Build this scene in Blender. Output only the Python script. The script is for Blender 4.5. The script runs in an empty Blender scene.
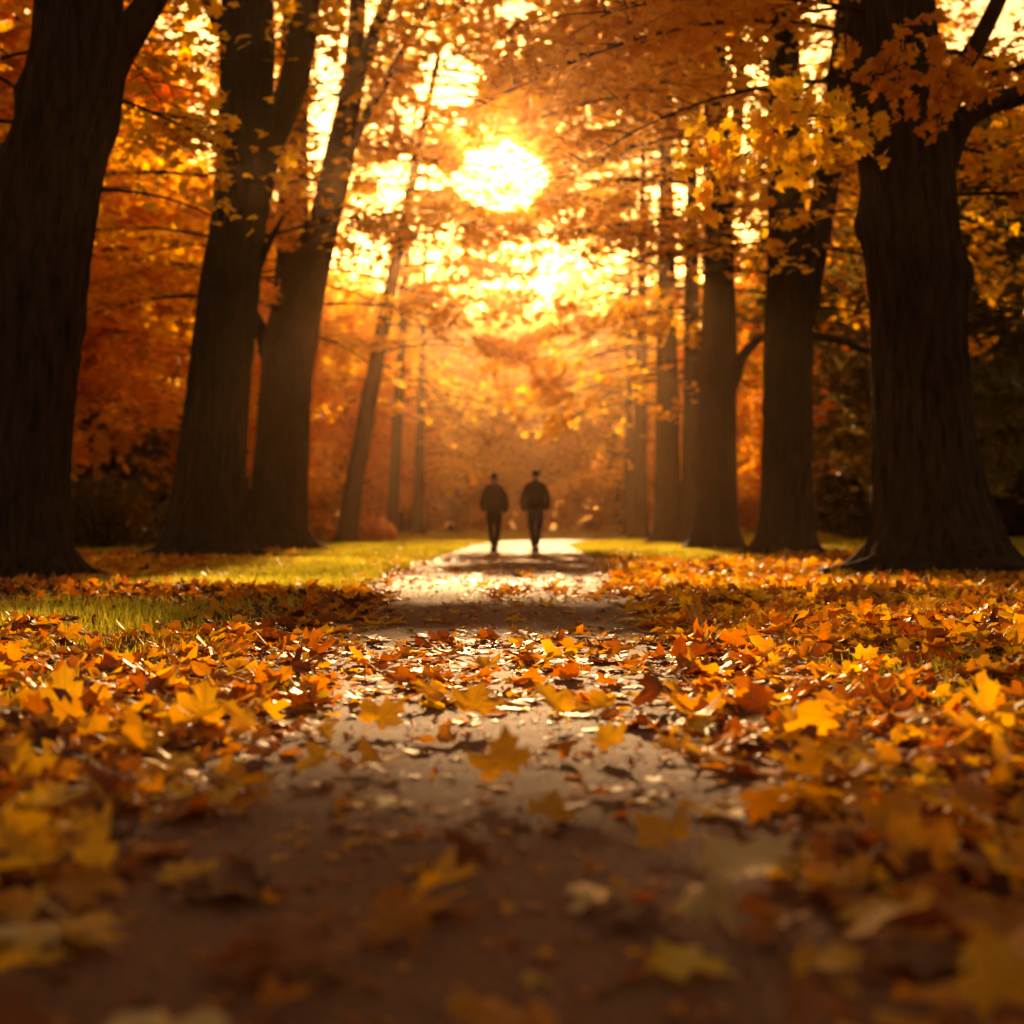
import bpy, math
import numpy as np
from mathutils import Vector

# ------------------------------------------------------------------ camera, sky, sun, exposure
S = bpy.context.scene
F = 1422.0; CH = 0.60; HZ = 524.0            # focal length in pixels, camera height, horizon row
cam_d = bpy.data.cameras.new("camera"); cam = bpy.data.objects.new("camera", cam_d)
S.collection.objects.link(cam); S.camera = cam
cam.location = (0, 0, CH); cam.rotation_euler = (math.radians(90), 0, 0)
cam_d.sensor_width = 36; cam_d.lens = 36 * F / 1024
cam_d.shift_y = (HZ - 512) / 1024
cam_d.clip_start = 0.05; cam_d.clip_end = 2500
cam_d.dof.use_dof = True; cam_d.dof.focus_distance = 6.6; cam_d.dof.aperture_fstop = 1.8

SUN_EL = math.radians(13.5); SUN_DX = -0.006
TAN = math.tan(SUN_EL)
w = bpy.data.worlds.new("World"); S.world = w; w.use_nodes = True
nt = w.node_tree; nt.nodes.clear()
out = nt.nodes.new("ShaderNodeOutputWorld"); bg = nt.nodes.new("ShaderNodeBackground")
sky = nt.nodes.new("ShaderNodeTexSky"); sky.sky_type = 'NISHITA'; sky.sun_disc = False
sky.sun_elevation = SUN_EL; sky.sun_rotation = math.radians(-0.35)
sky.air_density = 1.6; sky.dust_density = 5.0; sky.ozone_density = 0.5
warm = nt.nodes.new("ShaderNodeMix"); warm.data_type = 'RGBA'; warm.blend_type = 'MULTIPLY'
warm.inputs[0].default_value = 1.0
warm.inputs[7].default_value = (1.0, 0.69, 0.41, 1)
nt.links.new(sky.outputs[0], warm.inputs[6]); nt.links.new(warm.outputs[2], bg.inputs[0])
bg.inputs[1].default_value = 0.05
nt.links.new(bg.outputs[0], out.inputs[0])

sd = bpy.data.lights.new("sun", 'SUN'); sun = bpy.data.objects.new("sun", sd)
S.collection.objects.link(sun)
sd.energy = 5.0; sd.angle = math.radians(0.6); sd.color = (1.0, 0.60, 0.25)
sun.rotation_euler = Vector((SUN_DX, 1, TAN)).to_track_quat('Z', 'Y').to_euler()
sun.location = (0, 60, 30)
S.view_settings.view_transform = 'Standard'; S.view_settings.look = 'None'
S.view_settings.exposure = 1.75; S.view_settings.gamma = 1.0
HAZE_DENSITY = 0.00036
HAZE_COLOR = (1.0, 0.57, 0.27, 1)

# ------------------------------------------------------------------ helpers
COL = S.collection
RNG = np.random.default_rng(11)

def pix(P):
    d = np.maximum(P[:, 1], 0.05)
    return 512 + F * P[:, 0] / d, HZ - F * (P[:, 2] - CH) / d

def gpt(px, py, z=0.0):
    d = F * (CH - z) / (py - HZ)
    return np.array([(px - 512) / F * d, d, z])

def ppt(px, py, d):
    return np.array([(px - 512) / F * d, d, CH - (py - HZ) / F * d])

def tag(o, label=None, cat=None, group=None, kind=None):
    if label: o["label"] = label
    if cat: o["category"] = cat
    if group: o["group"] = group
    if kind: o["kind"] = kind
    return o

def empty(name, loc):
    o = bpy.data.objects.new(name, None); COL.objects.link(o); o.location = loc
    o.empty_display_size = 0.2
    return o

def mesh_obj(name, V, tris, mat, parent=None, attrs=None, smooth=True, quads=None, origin=None):
    """V (n,3) world coordinates; one mesh object, optionally under a parent Empty."""
    me = bpy.data.meshes.new(name)
    V = np.asarray(V, dtype=np.float32)
    if origin is None:
        origin = np.array(parent.location, dtype=np.float32) if parent is not None else np.zeros(3, np.float32)
    V = V - np.asarray(origin, dtype=np.float32)
    parts = []; starts = []; n = 0
    tris = np.zeros((0, 3), np.int32) if tris is None else np.asarray(tris, np.int32)
    if len(tris):
        parts.append(tris.ravel()); starts.append(np.arange(len(tris)) * 3); n += len(tris) * 3
    if quads is not None and len(quads):
        quads = np.asarray(quads, np.int32)
        parts.append(quads.ravel()); starts.append(n + np.arange(len(quads)) * 4)
    L = np.concatenate(parts); ST = np.concatenate(starts).astype(np.int32)
    me.vertices.add(len(V)); me.vertices.foreach_set("co", V.ravel())
    me.loops.add(len(L)); me.loops.foreach_set("vertex_index", L)
    me.polygons.add(len(ST)); me.polygons.foreach_set("loop_start", ST)
    me.update(calc_edges=True)
    if smooth: me.polygons.foreach_set("use_smooth", np.ones(len(ST), bool))
    if attrs:
        for k, a in attrs.items():
            a = np.asarray(a, np.float32)
            if a.ndim == 1:
                at = me.attributes.new(k, 'FLOAT', 'POINT'); at.data.foreach_set("value", a)
            else:
                at = me.attributes.new(k, 'FLOAT_VECTOR', 'POINT'); at.data.foreach_set("vector", a.ravel())
    me.materials.append(mat)
    me.validate(); me.update()
    o = bpy.data.objects.new(name, me); COL.objects.link(o)
    if parent is not None: o.parent = parent
    else: o.location = origin
    return o

class MB:
    def __init__(s): s.V = []; s.Q = []; s.T = []; s.n = 0
    def add(s, V, quads=None, tris=None):
        if quads is not None and len(quads): s.Q.append(np.asarray(quads) + s.n)
        if tris is not None and len(tris): s.T.append(np.asarray(tris) + s.n)
        s.V.append(np.asarray(V)); s.n += len(V)
    def build(s, name, mat, parent=None, **k):
        return mesh_obj(name, np.concatenate(s.V), np.concatenate(s.T) if s.T else None, mat, parent,
                        quads=np.concatenate(s.Q) if s.Q else None, **k)

# cheap smooth value noise, 3-D
_perm = np.random.default_rng(3).random((64, 64, 64)).astype(np.float32)
def noise3(x, y, z):
    x = np.asarray(x, float); y = np.asarray(y, float); z = np.asarray(z, float)
    xi = np.floor(x).astype(int); yi = np.floor(y).astype(int); zi = np.floor(z).astype(int)
    fx = x - xi; fy = y - yi; fz = z - zi
    fx = fx * fx * (3 - 2 * fx); fy = fy * fy * (3 - 2 * fy); fz = fz * fz * (3 - 2 * fz)
    r = 0
    for a in (0, 1):
        for b in (0, 1):
            for c in (0, 1):
                r = r + _perm[(xi + a) & 63, (yi + b) & 63, (zi + c) & 63] * \
                    (fx if a else 1 - fx) * (fy if b else 1 - fy) * (fz if c else 1 - fz)
    return r

def spline(pts, n):
    """Catmull-Rom through rows of pts (any width)."""
    P = np.asarray(pts, float)
    Q = np.vstack([2 * P[0] - P[1], P, 2 * P[-1] - P[-2]])
    t = np.linspace(0, len(P) - 1 - 1e-6, n); i = t.astype(int); f = (t - i)[:, None]
    a, b, c, d = Q[i], Q[i + 1], Q[i + 2], Q[i + 3]
    return 0.5 * ((2 * b) + (-a + c) * f + (2 * a - 5 * b + 4 * c - d) * f ** 2 + (-a + 3 * b - 3 * c + d) * f ** 3)

def frames(C):
    T = np.gradient(C, axis=0); T /= np.linalg.norm(T, axis=1)[:, None] + 1e-9
    ref = np.array([0, 1, 0.0])
    if abs(T[0] @ ref) > 0.9: ref = np.array([1.0, 0, 0])
    U = np.zeros_like(C); u = ref
    for k in range(len(C)):
        u = u - T[k] * (u @ T[k]); u = u / (np.linalg.norm(u) + 1e-9); U[k] = u
    return T, U, np.cross(T, U)

def tube(mb, C, R, seg=8, cap=True):
    C = np.asarray(C); n = len(C); R = np.broadcast_to(R, (n,))
    T, U, W = frames(C)
    a = np.linspace(0, 2 * np.pi, seg, endpoint=False)
    V = C[:, None] + R[:, None, None] * (np.cos(a)[None, :, None] * U[:, None] + np.sin(a)[None, :, None] * W[:, None])
    V = V.reshape(-1, 3)
    i = np.arange(n - 1)[:, None] * seg; j = np.arange(seg)[None]; j2 = (j + 1) % seg
    Q = np.stack([i + j, i + j2, i + seg + j2, i + seg + j], -1).reshape(-1, 4)
    mb.add(V, quads=Q)

# ------------------------------------------------------------------ materials
def mat_new(name):
    m = bpy.data.materials.new(name); m.use_nodes = True
    nt = m.node_tree; nt.nodes.clear()
    o = nt.nodes.new("ShaderNodeOutputMaterial")
    return m, nt, o

def nd(nt, t, **k):
    n = nt.nodes.new(t)
    for a, b in k.items(): setattr(n, a, b)
    return n

def ramp(nt, fac, stops):
    r = nd(nt, "ShaderNodeValToRGB"); e = r.color_ramp.elements
    while len(e) < len(stops): e.new(0.5)
    for i, (p, c) in enumerate(stops):
        e[i].position = p; e[i].color = (*c, 1)
    nt.links.new(fac, r.inputs[0]); return r.outputs[0]

LEAF_STOPS = [(0.0, (0.045, 0.014, 0.006)), (0.15, (0.13, 0.030, 0.008)), (0.35, (0.37, 0.095, 0.008)),
              (0.55, (0.57, 0.205, 0.010)), (0.78, (0.70, 0.34, 0.016)), (0.93, (0.76, 0.45, 0.035)), (1.0, (0.56, 0.36, 0.12))]
def leaf_mat(name, trans=0.55, stops=LEAF_STOPS, spec=0.35, rough=0.42, veins=False):
    m, nt, o = mat_new(name)
    at = nd(nt, "ShaderNodeAttribute", attribute_name="tint")
    nz = nd(nt, "ShaderNodeTexNoise"); nz.inputs["Scale"].default_value = 14.0; nz.inputs["Detail"].default_value = 3
    g = nd(nt, "ShaderNodeNewGeometry"); nt.links.new(g.outputs["Position"], nz.inputs["Vector"])
    ma = nd(nt, "ShaderNodeMath", operation='MULTIPLY_ADD')
    nt.links.new(nz.outputs[0], ma.inputs[0]); ma.inputs[1].default_value = 0.26; 
    sb = nd(nt, "ShaderNodeMath", operation='SUBTRACT'); nt.links.new(at.outputs["Fac"], sb.inputs[0]); sb.inputs[1].default_value = 0.13
    nt.links.new(sb.outputs[0], ma.inputs[2])
    c = ramp(nt, ma.outputs[0], stops)
    if veins:
        uv = nd(nt, "ShaderNodeAttribute", attribute_name="luv")
        sp = nd(nt, "ShaderNodeSeparateXYZ"); nt.links.new(uv.outputs["Vector"], sp.inputs[0])
        ab = nd(nt, "ShaderNodeMath", operation='ABSOLUTE'); nt.links.new(sp.outputs[0], ab.inputs[0])
        ds = []
        for ang in (0, 42, 100):
            s_, c_ = math.sin(math.radians(ang)), math.cos(math.radians(ang))
            a1 = nd(nt, "ShaderNodeMath", operation='MULTIPLY'); nt.links.new(ab.outputs[0], a1.inputs[0]); a1.inputs[1].default_value = c_
            a2 = nd(nt, "ShaderNodeMath", operation='MULTIPLY_ADD'); nt.links.new(sp.outputs[1], a2.inputs[0]); a2.inputs[1].default_value = -s_
            nt.links.new(a1.outputs[0], a2.inputs[2])
            a3 = nd(nt, "ShaderNodeMath", operation='ABSOLUTE'); nt.links.new(a2.outputs[0], a3.inputs[0]); ds.append(a3)
        m1 = nd(nt, "ShaderNodeMath", operation='MINIMUM'); nt.links.new(ds[0].outputs[0], m1.inputs[0]); nt.links.new(ds[1].outputs[0], m1.inputs[1])
        m2 = nd(nt, "ShaderNodeMath", operation='MINIMUM'); nt.links.new(m1.outputs[0], m2.inputs[0]); nt.links.new(ds[2].outputs[0], m2.inputs[1])
        mr = nd(nt, "ShaderNodeMapRange"); nt.links.new(m2.outputs[0], mr.inputs[0])
        mr.inputs[1].default_value = 0.006; mr.inputs[2].default_value = 0.022; mr.inputs[3].default_value = 0.45; mr.inputs[4].default_value = 0.0
        mx = nd(nt, "ShaderNodeMix"); mx.data_type = 'RGBA'
        nt.links.new(mr.outputs[0], mx.inputs[0]); nt.links.new(c, mx.inputs[6]); mx.inputs[7].default_value = (0.20, 0.07, 0.015, 1)
        c = mx.outputs[2]
    p = nd(nt, "ShaderNodeBsdfPrincipled"); nt.links.new(c, p.inputs["Base Color"])
    p.inputs["Roughness"].default_value = rough; p.inputs["Specular IOR Level"].default_value = spec
    hs = nd(nt, "ShaderNodeHueSaturation"); hs.inputs["Saturation"].default_value = 1.05; hs.inputs["Value"].default_value = 1.5
    nt.links.new(c, hs.inputs["Color"])
    t = nd(nt, "ShaderNodeBsdfTranslucent"); nt.links.new(hs.outputs[0], t.inputs[0])
    mix = nd(nt, "ShaderNodeMixShader"); mix.inputs[0].default_value = trans
    nt.links.new(p.outputs[0], mix.inputs[1]); nt.links.new(t.outputs[0], mix.inputs[2])
    nt.links.new(mix.outputs[0], o.inputs[0])
    return m

M_litter = leaf_mat("fallen_leaf", 0.5, veins=True, spec=0.2, rough=0.5)
CROWN_STOPS = [(0.0, (0.05, 0.018, 0.006)), (0.15, (0.20, 0.055, 0.008)), (0.35, (0.44, 0.145, 0.010)),
               (0.55, (0.62, 0.265, 0.013)), (0.78, (0.74, 0.40, 0.022)), (0.93, (0.78, 0.48, 0.04)), (1.0, (0.60, 0.40, 0.12))]
M_crown = leaf_mat("maple_foliage", 0.66, stops=CROWN_STOPS, spec=0.2, rough=0.5)
M_pale = leaf_mat("pale_leaf", 0.3, stops=[(0, (0.38, 0.19, 0.05)), (1, (0.62, 0.38, 0.13))], spec=0.4, rough=0.4)  # pale tan leaves, plus sunlit glare and highlights put into colour
M_green = leaf_mat("green_foliage", 0.45, stops=[(0, (0.012, 0.02, 0.006)), (1, (0.05, 0.07, 0.018))], spec=0.2)
M_olive = leaf_mat("olive_foliage", 0.55, stops=[(0, (0.05, 0.04, 0.01)), (0.5, (0.14, 0.10, 0.018)), (1, (0.42, 0.22, 0.02))], spec=0.2)
M_grass = leaf_mat("grass_blades", 0.5, stops=[(0, (0.12, 0.13, 0.015)), (0.5, (0.42, 0.37, 0.03)), (1, (0.66, 0.50, 0.09))], spec=0.3, rough=0.4)

def bark_mat(name, dark, light, scale=1.0):
    m, nt, o = mat_new(name)
    tc = nd(nt, "ShaderNodeTexCoord"); mp = nd(nt, "ShaderNodeMapping")
    mp.inputs["Scale"].default_value = (14 * scale, 14 * scale, 2.2 * scale)
    nt.links.new(tc.outputs["Object"], mp.inputs[0])
    n1 = nd(nt, "ShaderNodeTexNoise"); n1.inputs["Scale"].default_value = 1.0; n1.inputs["Detail"].default_value = 8; n1.inputs["Roughness"].default_value = 0.65
    nt.links.new(mp.outputs[0], n1.inputs["Vector"])
    v = nd(nt, "ShaderNodeTexVoronoi"); v.feature = 'DISTANCE_TO_EDGE'; v.inputs["Scale"].default_value = 0.9
    nt.links.new(mp.outputs[0], v.inputs["Vector"])
    c = ramp(nt, n1.outputs[0], [(0.3, dark), (0.7, light)])
    p = nd(nt, "ShaderNodeBsdfPrincipled"); nt.links.new(c, p.inputs["Base Color"]); p.inputs["Roughness"].default_value = 0.9
    p.inputs["Specular IOR Level"].default_value = 0.15
    ad = nd(nt, "ShaderNodeMath", operation='MULTIPLY_ADD'); nt.links.new(v.outputs["Distance"], ad.inputs[0]); ad.inputs[1].default_value = 1.3
    nt.links.new(n1.outputs[0], ad.inputs[2])
    b = nd(nt, "ShaderNodeBump"); b.inputs["Strength"].default_value = 0.9; b.inputs["Distance"].default_value = 0.03
    nt.links.new(ad.outputs[0], b.inputs["Height"]); nt.links.new(b.outputs[0], p.inputs["Normal"])
    nt.links.new(p.outputs[0], o.inputs[0]); return m
M_bark = bark_mat("maple_bark", (0.007, 0.004, 0.0025), (0.055, 0.030, 0.017))
M_twig = bark_mat("branch_bark", (0.02, 0.012, 0.008), (0.07, 0.04, 0.025), 2)

def cloth(name, col, rough=0.9):
    m, nt, o = mat_new(name)
    p = nd(nt, "ShaderNodeBsdfPrincipled"); p.inputs["Roughness"].default_value = rough
    n = nd(nt, "ShaderNodeTexNoise"); n.inputs["Scale"].default_value = 30
    c = ramp(nt, n.outputs[0], [(0.3, tuple(x * 0.7 for x in col)), (0.7, col)])
    nt.links.new(c, p.inputs["Base Color"])
    b = nd(nt, "ShaderNodeBump"); b.inputs["Strength"].default_value = 0.3; b.inputs["Distance"].default_value = 0.01
    nt.links.new(n.outputs[0], b.inputs["Height"]); nt.links.new(b.outputs[0], p.inputs["Normal"])
    nt.links.new(p.outputs[0], o.inputs[0]); return m

# ------------------------------------------------------------------ the path line and the leaf cover
PC = np.array([(-8, -0.1), (2, -0.08), (7, -0.1), (14, -0.05), (27, 0.1), (40, 0.25), (50, 1.15), (59, 2.4), (72, 4.4), (85, 6.6), (100, 10), (120, 14), (150, 28)])
def path_x(y): return np.interp(y, PC[:, 0], PC[:, 1])
def path_hw(y): return np.interp(y, [-8, 8, 20, 27, 60, 150], [1.25, 1.3, 1.4, 1.4, 1.45, 1.6])
CL = np.array([(1.0, .30), (1.8, .34), (3, .38), (4.2, .40), (5.2, .44), (6.2, .52), (7.5, .58), (10, .78), (14.5, .86), (20, 1.05), (28, 1.45), (60, 1.5)])
def clear_hw(y): return np.interp(y, CL[:, 0], CL[:, 1])

def cover(x, y):
    """0..1 how thickly fallen leaves lie at a ground point."""
    n = noise3(x * 0.9 + 7, y * 0.55 + 3, 0.5) * 0.7 + noise3(x * 2.6, y * 1.7, 5.5) * 0.3
    e = np.abs(x - path_x(y)) - clear_hw(y) * (0.65 + 0.8 * n)
    side = np.clip(e / 0.35, 0, 1)
    on = 0.02 + 0.07 * (n > 0.55) + np.exp(-((y - 5.6) / 1.5) ** 2) * 0.30 + np.exp(-((y - 12.5) / 1.6) ** 2) * 0.22 * (x > -0.3)
    far = np.clip((34 - y) / 12, 0.0, 1)
    # lawns that stay green: left of the path far out, tufts at the left near edge
    g1 = np.clip(1 - ((x + 2.4) / 1.9) ** 2, 0, 1) * np.clip((y - 11) / 2, 0, 1) + np.clip(1 - ((x - 3.0) / 1.5) ** 2, 0, 1) * np.clip((y - 19) / 3, 0, 1)
    g2 = np.clip(1.2 - ((x + 2.6) / 1.1) ** 2, 0, 1) * np.clip(1.2 - ((y - 7.6) / 2.4) ** 2, 0, 1)
    g3 = np.clip((np.abs(x) - 6.5) / 3, 0, 1)
    k = side * (0.55 + 0.6 * n) * far
    k = k * (1 - 0.85 * g1) * (1 - 0.75 * g2 * (n < 0.6)) * (1 - 0.6 * g3)
    return np.clip(np.maximum(k, on * (1 - side) * far), 0, 1)

def mound(x, y):
    """height of the leaf bed above the soil"""
    return 0.055 * cover(x, y) * np.clip((np.abs(x - path_x(y)) - 0.5) / 1.2, 0, 1) * (0.5 + noise3(x * 1.3, y * 1.3, 2.2)) * np.interp(y, [0, 8, 12], [1.2, 1, .4])

# ------------------------------------------------------------------ ground and path
def grid(xs, ys, zf):
    X, Y = np.meshgrid(xs, ys); X = X.ravel(); Y = Y.ravel(); Z = zf(X, Y)
    nx = len(xs); i = np.arange(len(ys) - 1)[:, None] * nx; j = np.arange(nx - 1)[None]
    Q = np.stack([i + j, i + j + 1, i + nx + j + 1, i + nx + j], -1).reshape(-1, 4)
    return np.stack([X, Y, Z], 1), Q
def soil_z(x, y):
    near = np.clip(1 - y / 60, 0, 1)
    off = np.clip((np.abs(x - path_x(y)) - path_hw(y)) / 1.0, 0, 1)
    return near * off * (0.10 * (noise3(x * 0.35, y * 0.35, 1.1) - 0.35) + 0.02 * noise3(x * 2, y * 2, 8.1))
xs = np.concatenate([-np.geomspace(300, 9, 22), np.arange(-8.8, 8.81, 0.2), np.geomspace(9, 300, 22)])
ys = np.concatenate([np.linspace(-40, -2, 8), np.arange(-1, 36, 0.25), np.geomspace(36.5, 500, 40)])
V, Q = grid(xs, ys, soil_z)
litter = cover(V[:, 0], V[:, 1]) * (np.abs(V[:, 0]) < 30)
m, nt, o = mat_new("ground")
at = nd(nt, "ShaderNodeAttribute", attribute_name="litter")
tc = nd(nt, "ShaderNodeTexCoord")
n1 = nd(nt, "ShaderNodeTexNoise"); n1.inputs["Scale"].default_value = 1.1; n1.inputs["Detail"].default_value = 6
n2 = nd(nt, "ShaderNodeTexNoise"); n2.inputs["Scale"].default_value = 22; n2.inputs["Detail"].default_value = 5
nt.links.new(tc.outputs["Object"], n1.inputs["Vector"]); nt.links.new(tc.outputs["Object"], n2.inputs["Vector"])
cg = ramp(nt, n1.outputs[0], [(0.35, (0.16, 0.14, 0.018)), (0.6, (0.28, 0.23, 0.025)), (0.75, (0.36, 0.21, 0.03))])
cb = ramp(nt, n2.outputs[0], [(0.3, (0.035, 0.014, 0.006)), (0.52, (0.15, 0.05, 0.012)), (0.75, (0.33, 0.14, 0.02))])
ad = nd(nt, "ShaderNodeMath", operation='MULTIPLY_ADD'); nt.links.new(n2.outputs[0], ad.inputs[0]); ad.inputs[1].default_value = 0.8
nt.links.new(at.outputs["Fac"], ad.inputs[2])
st = nd(nt, "ShaderNodeMapRange"); st.inputs[1].default_value = 0.5; st.inputs[2].default_value = 0.85; nt.links.new(ad.outputs[0], st.inputs[0])
mx = nd(nt, "ShaderNodeMix"); mx.data_type = 'RGBA'
nt.links.new(st.outputs[0], mx.inputs[0]); nt.links.new(cg, mx.inputs[6]); nt.links.new(cb, mx.inputs[7])
p = nd(nt, "ShaderNodeBsdfPrincipled"); p.inputs["Roughness"].default_value = 1.0; p.inputs["Specular IOR Level"].default_value = 0.05
nt.links.new(mx.outputs[2], p.inputs["Base Color"])
b = nd(nt, "ShaderNodeBump"); b.inputs["Strength"].default_value = 1.0; b.inputs["Distance"].default_value = 0.05
nt.links.new(n2.outputs[0], b.inputs["Height"]); nt.links.new(b.outputs[0], p.inputs["Normal"])
nt.links.new(p.outputs[0], o.inputs[0])
tag(mesh_obj("ground", V, None, m, quads=Q, attrs={"litter": litter}), kind="structure")

# path: a worn sandy sheet laid 6 mm above the soil
m, nt, o = mat_new("sandy_path")
tc = nd(nt, "ShaderNodeTexCoord")
na = nd(nt, "ShaderNodeTexNoise"); na.inputs["Scale"].default_value = 1.3; na.inputs["Detail"].default_value = 6
nb = nd(nt, "ShaderNodeTexNoise"); nb.inputs["Scale"].default_value = 60; nb.inputs["Detail"].default_value = 6; nb.inputs["Roughness"].default_value = 0.7
nc = nd(nt, "ShaderNodeTexNoise"); nc.inputs["Scale"].default_value = 7; nc.inputs["Detail"].default_value = 4
for n in (na, nb, nc): nt.links.new(tc.outputs["Object"], n.inputs["Vector"])
c1 = ramp(nt, nb.outputs[0], [(0.3, (0.055, 0.021, 0.010)), (0.5, (0.19, 0.070, 0.034)), (0.72, (0.40, 0.165, 0.088))])
c2 = ramp(nt, na.outputs[0], [(0.35, (0.72, 0.66, 0.62)), (0.65, (1.0, 1.0, 1.0))])
mm = nd(nt, "ShaderNodeMix"); mm.data_type = 'RGBA'; mm.blend_type = 'MULTIPLY'; mm.inputs[0].default_value = 1
nt.links.new(c1, mm.inputs[6]); nt.links.new(c2, mm.inputs[7])
p = nd(nt, "ShaderNodeBsdfPrincipled"); nt.links.new(mm.outputs[2], p.inputs["Base Color"]); p.inputs["Roughness"].default_value = 0.8
p.inputs["Specular IOR Level"].default_value = 0.18
b1 = nd(nt, "ShaderNodeBump"); b1.inputs["Strength"].default_value = 0.7; b1.inputs["Distance"].default_value = 0.035
b2 = nd(nt, "ShaderNodeBump"); b2.inputs["Strength"].default_value = 0.8; b2.inputs["Distance"].default_value = 0.014
nt.links.new(nc.outputs[0], b1.inputs["Height"]); nt.links.new(nb.outputs[0], b2.inputs["Height"])
nt.links.new(b1.outputs[0], b2.inputs["Normal"]); nt.links.new(b2.outputs[0], p.inputs["Normal"])
nt.links.new(p.outputs[0], o.inputs[0])
pys = np.concatenate([np.arange(-6, 40, 0.25), np.arange(40, 150, 2.0)]); us = np.linspace(-1, 1, 17)
Y, U = np.meshgrid(pys, us, indexing='ij'); Y = Y.ravel(); U = U.ravel()
HWp = path_hw(Y) * (1 + 0.15 * (noise3(Y * 0.8, U * 0.5, 4.4) - 0.5) + 0.14 * (noise3(Y * 3.1, U * 0.7, 9.4) - 0.5))
dX = np.gradient(path_x(pys), pys).repeat(17)
X = path_x(Y) + U * HWp; 
Zp = 0.006 + 0.012 * (1 - U ** 2) + soil_z(X, Y)
Q = (lambda i, j: np.stack([i + j, i + j + 1, i + 17 + j + 1, i + 17 + j], -1).reshape(-1, 4))(np.arange(len(pys) - 1)[:, None] * 17, np.arange(16)[None])
tag(mesh_obj("path", np.stack([X, Y - dX * U * HWp * 0.0, Zp], 1), None, m, quads=Q), kind="structure")
M_sand = m

# gravel grit on the path
N = 26000
gy = 1.0 + 15 * RNG.random(N) ** 1.7; gx = path_x(gy) + (RNG.random(N) * 2 - 1) * 1.25
gs = 0.0016 + 0.0045 * RNG.random(N) ** 3
oct_ = np.array([(1, 0, 0), (0, 1, 0), (-1, 0, 0), (0, -1, 0), (0, 0, .8)], float)
jit = 0.7 + 0.6 * RNG.random((N, 5, 1))
GV = np.stack([gx, gy, 0.017 - 0.012 * ((gx - path_x(gy)) / 1.3) ** 2], 1)[:, None] + oct_[None] * gs[:, None, None] * jit
GT = (np.arange(N)[:, None, None] * 5 + np.array([(0, 1, 4), (1, 2, 4), (2, 3, 4), (3, 0, 4)])[None]).reshape(-1, 3)
tag(mesh_obj("gravel", GV.reshape(-1, 3), GT, M_sand, smooth=False), "loose grit and small gravel strewn over the sandy path", "gravel", kind="stuff")

# ------------------------------------------------------------------ leaf templates
half = [(0.0, 0.02), (0.20, -0.10), (0.40, -0.15), (0.37, 0.02), (0.55, 0.12), (0.62, 0.42), (0.46, 0.43), (0.26, 0.46),
        (0.28, 0.62), (0.34, 0.76), (0.15, 0.78), (0.0, 1.02)]
outl = half + [(-x, y) for x, y in half[-2:0:-1]]
outl = np.array(outl); CEN = np.array([0.0, 0.26])
nO = len(outl)
def tmpl_hi():
    inner = CEN + (outl - CEN) * 0.5
    # stalk: thin strip
    V = np.vstack([outl, inner, [CEN], [(-0.012, 0.02), (0.012, 0.02), (0.03, -0.42), (0.012, -0.42)]])
    T = []
    for i in range(nO):
        j = (i + 1) % nO
        T += [(i, j, nO + j), (i, nO + j, nO + i), (nO + i, nO + j, 2 * nO)]
    s = 2 * nO + 1; T += [(s, s + 2, s + 1), (s, s + 3, s + 2)]
    return V, np.array(T)
def tmpl_mid():
    V = np.vstack([outl, [CEN]]); return V, np.array([(i, (i + 1) % nO, nO) for i in range(nO)])
def tmpl_lo():
    o = np.array([(0, 0), (0.35, -0.14), (0.28, 0.1), (0.6, 0.38), (0.2, 0.42), (0.3, 0.72), (0, 1), (-0.3, 0.72), (-0.2, 0.42), (-0.6, 0.38), (-0.28, 0.1), (-0.35, -0.14)])
    V = np.vstack([o, [CEN]]); return V, np.array([(i, (i + 1) % 12, 12) for i in range(12)])
def tmpl_far():
    V = np.array([(0, -0.05), (0.55, 0.15), (0.3, 0.75), (0, 1.0), (-0.35, 0.8), (-0.55, 0.2)])
    return V, np.array([(0, 1, 5), (1, 2, 5), (2, 4, 5), (2, 3, 4)])
T_HI, T_MID, T_LO, T_FAR = tmpl_hi(), tmpl_mid(), tmpl_lo(), tmpl_far()
_o = np.array([(0, 0), (.16, .12), (.27, .32), (.28, .5), (.21, .7), (.10, .88), (0, 1.0), (-.10, .88), (-.21, .7), (-.28, .5), (-.27, .32), (-.16, .12)])
T_OVAL = (np.vstack([_o, (_o - [0, .45]) * [.5, .5] + [0, .45], [(0, .45)]]),
          np.array([q for i in range(12) for q in ((i, (i + 1) % 12, 12 + (i + 1) % 12), (i, 12 + (i + 1) % 12, 12 + i), (12 + i, 12 + (i + 1) % 12, 24))]))

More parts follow.
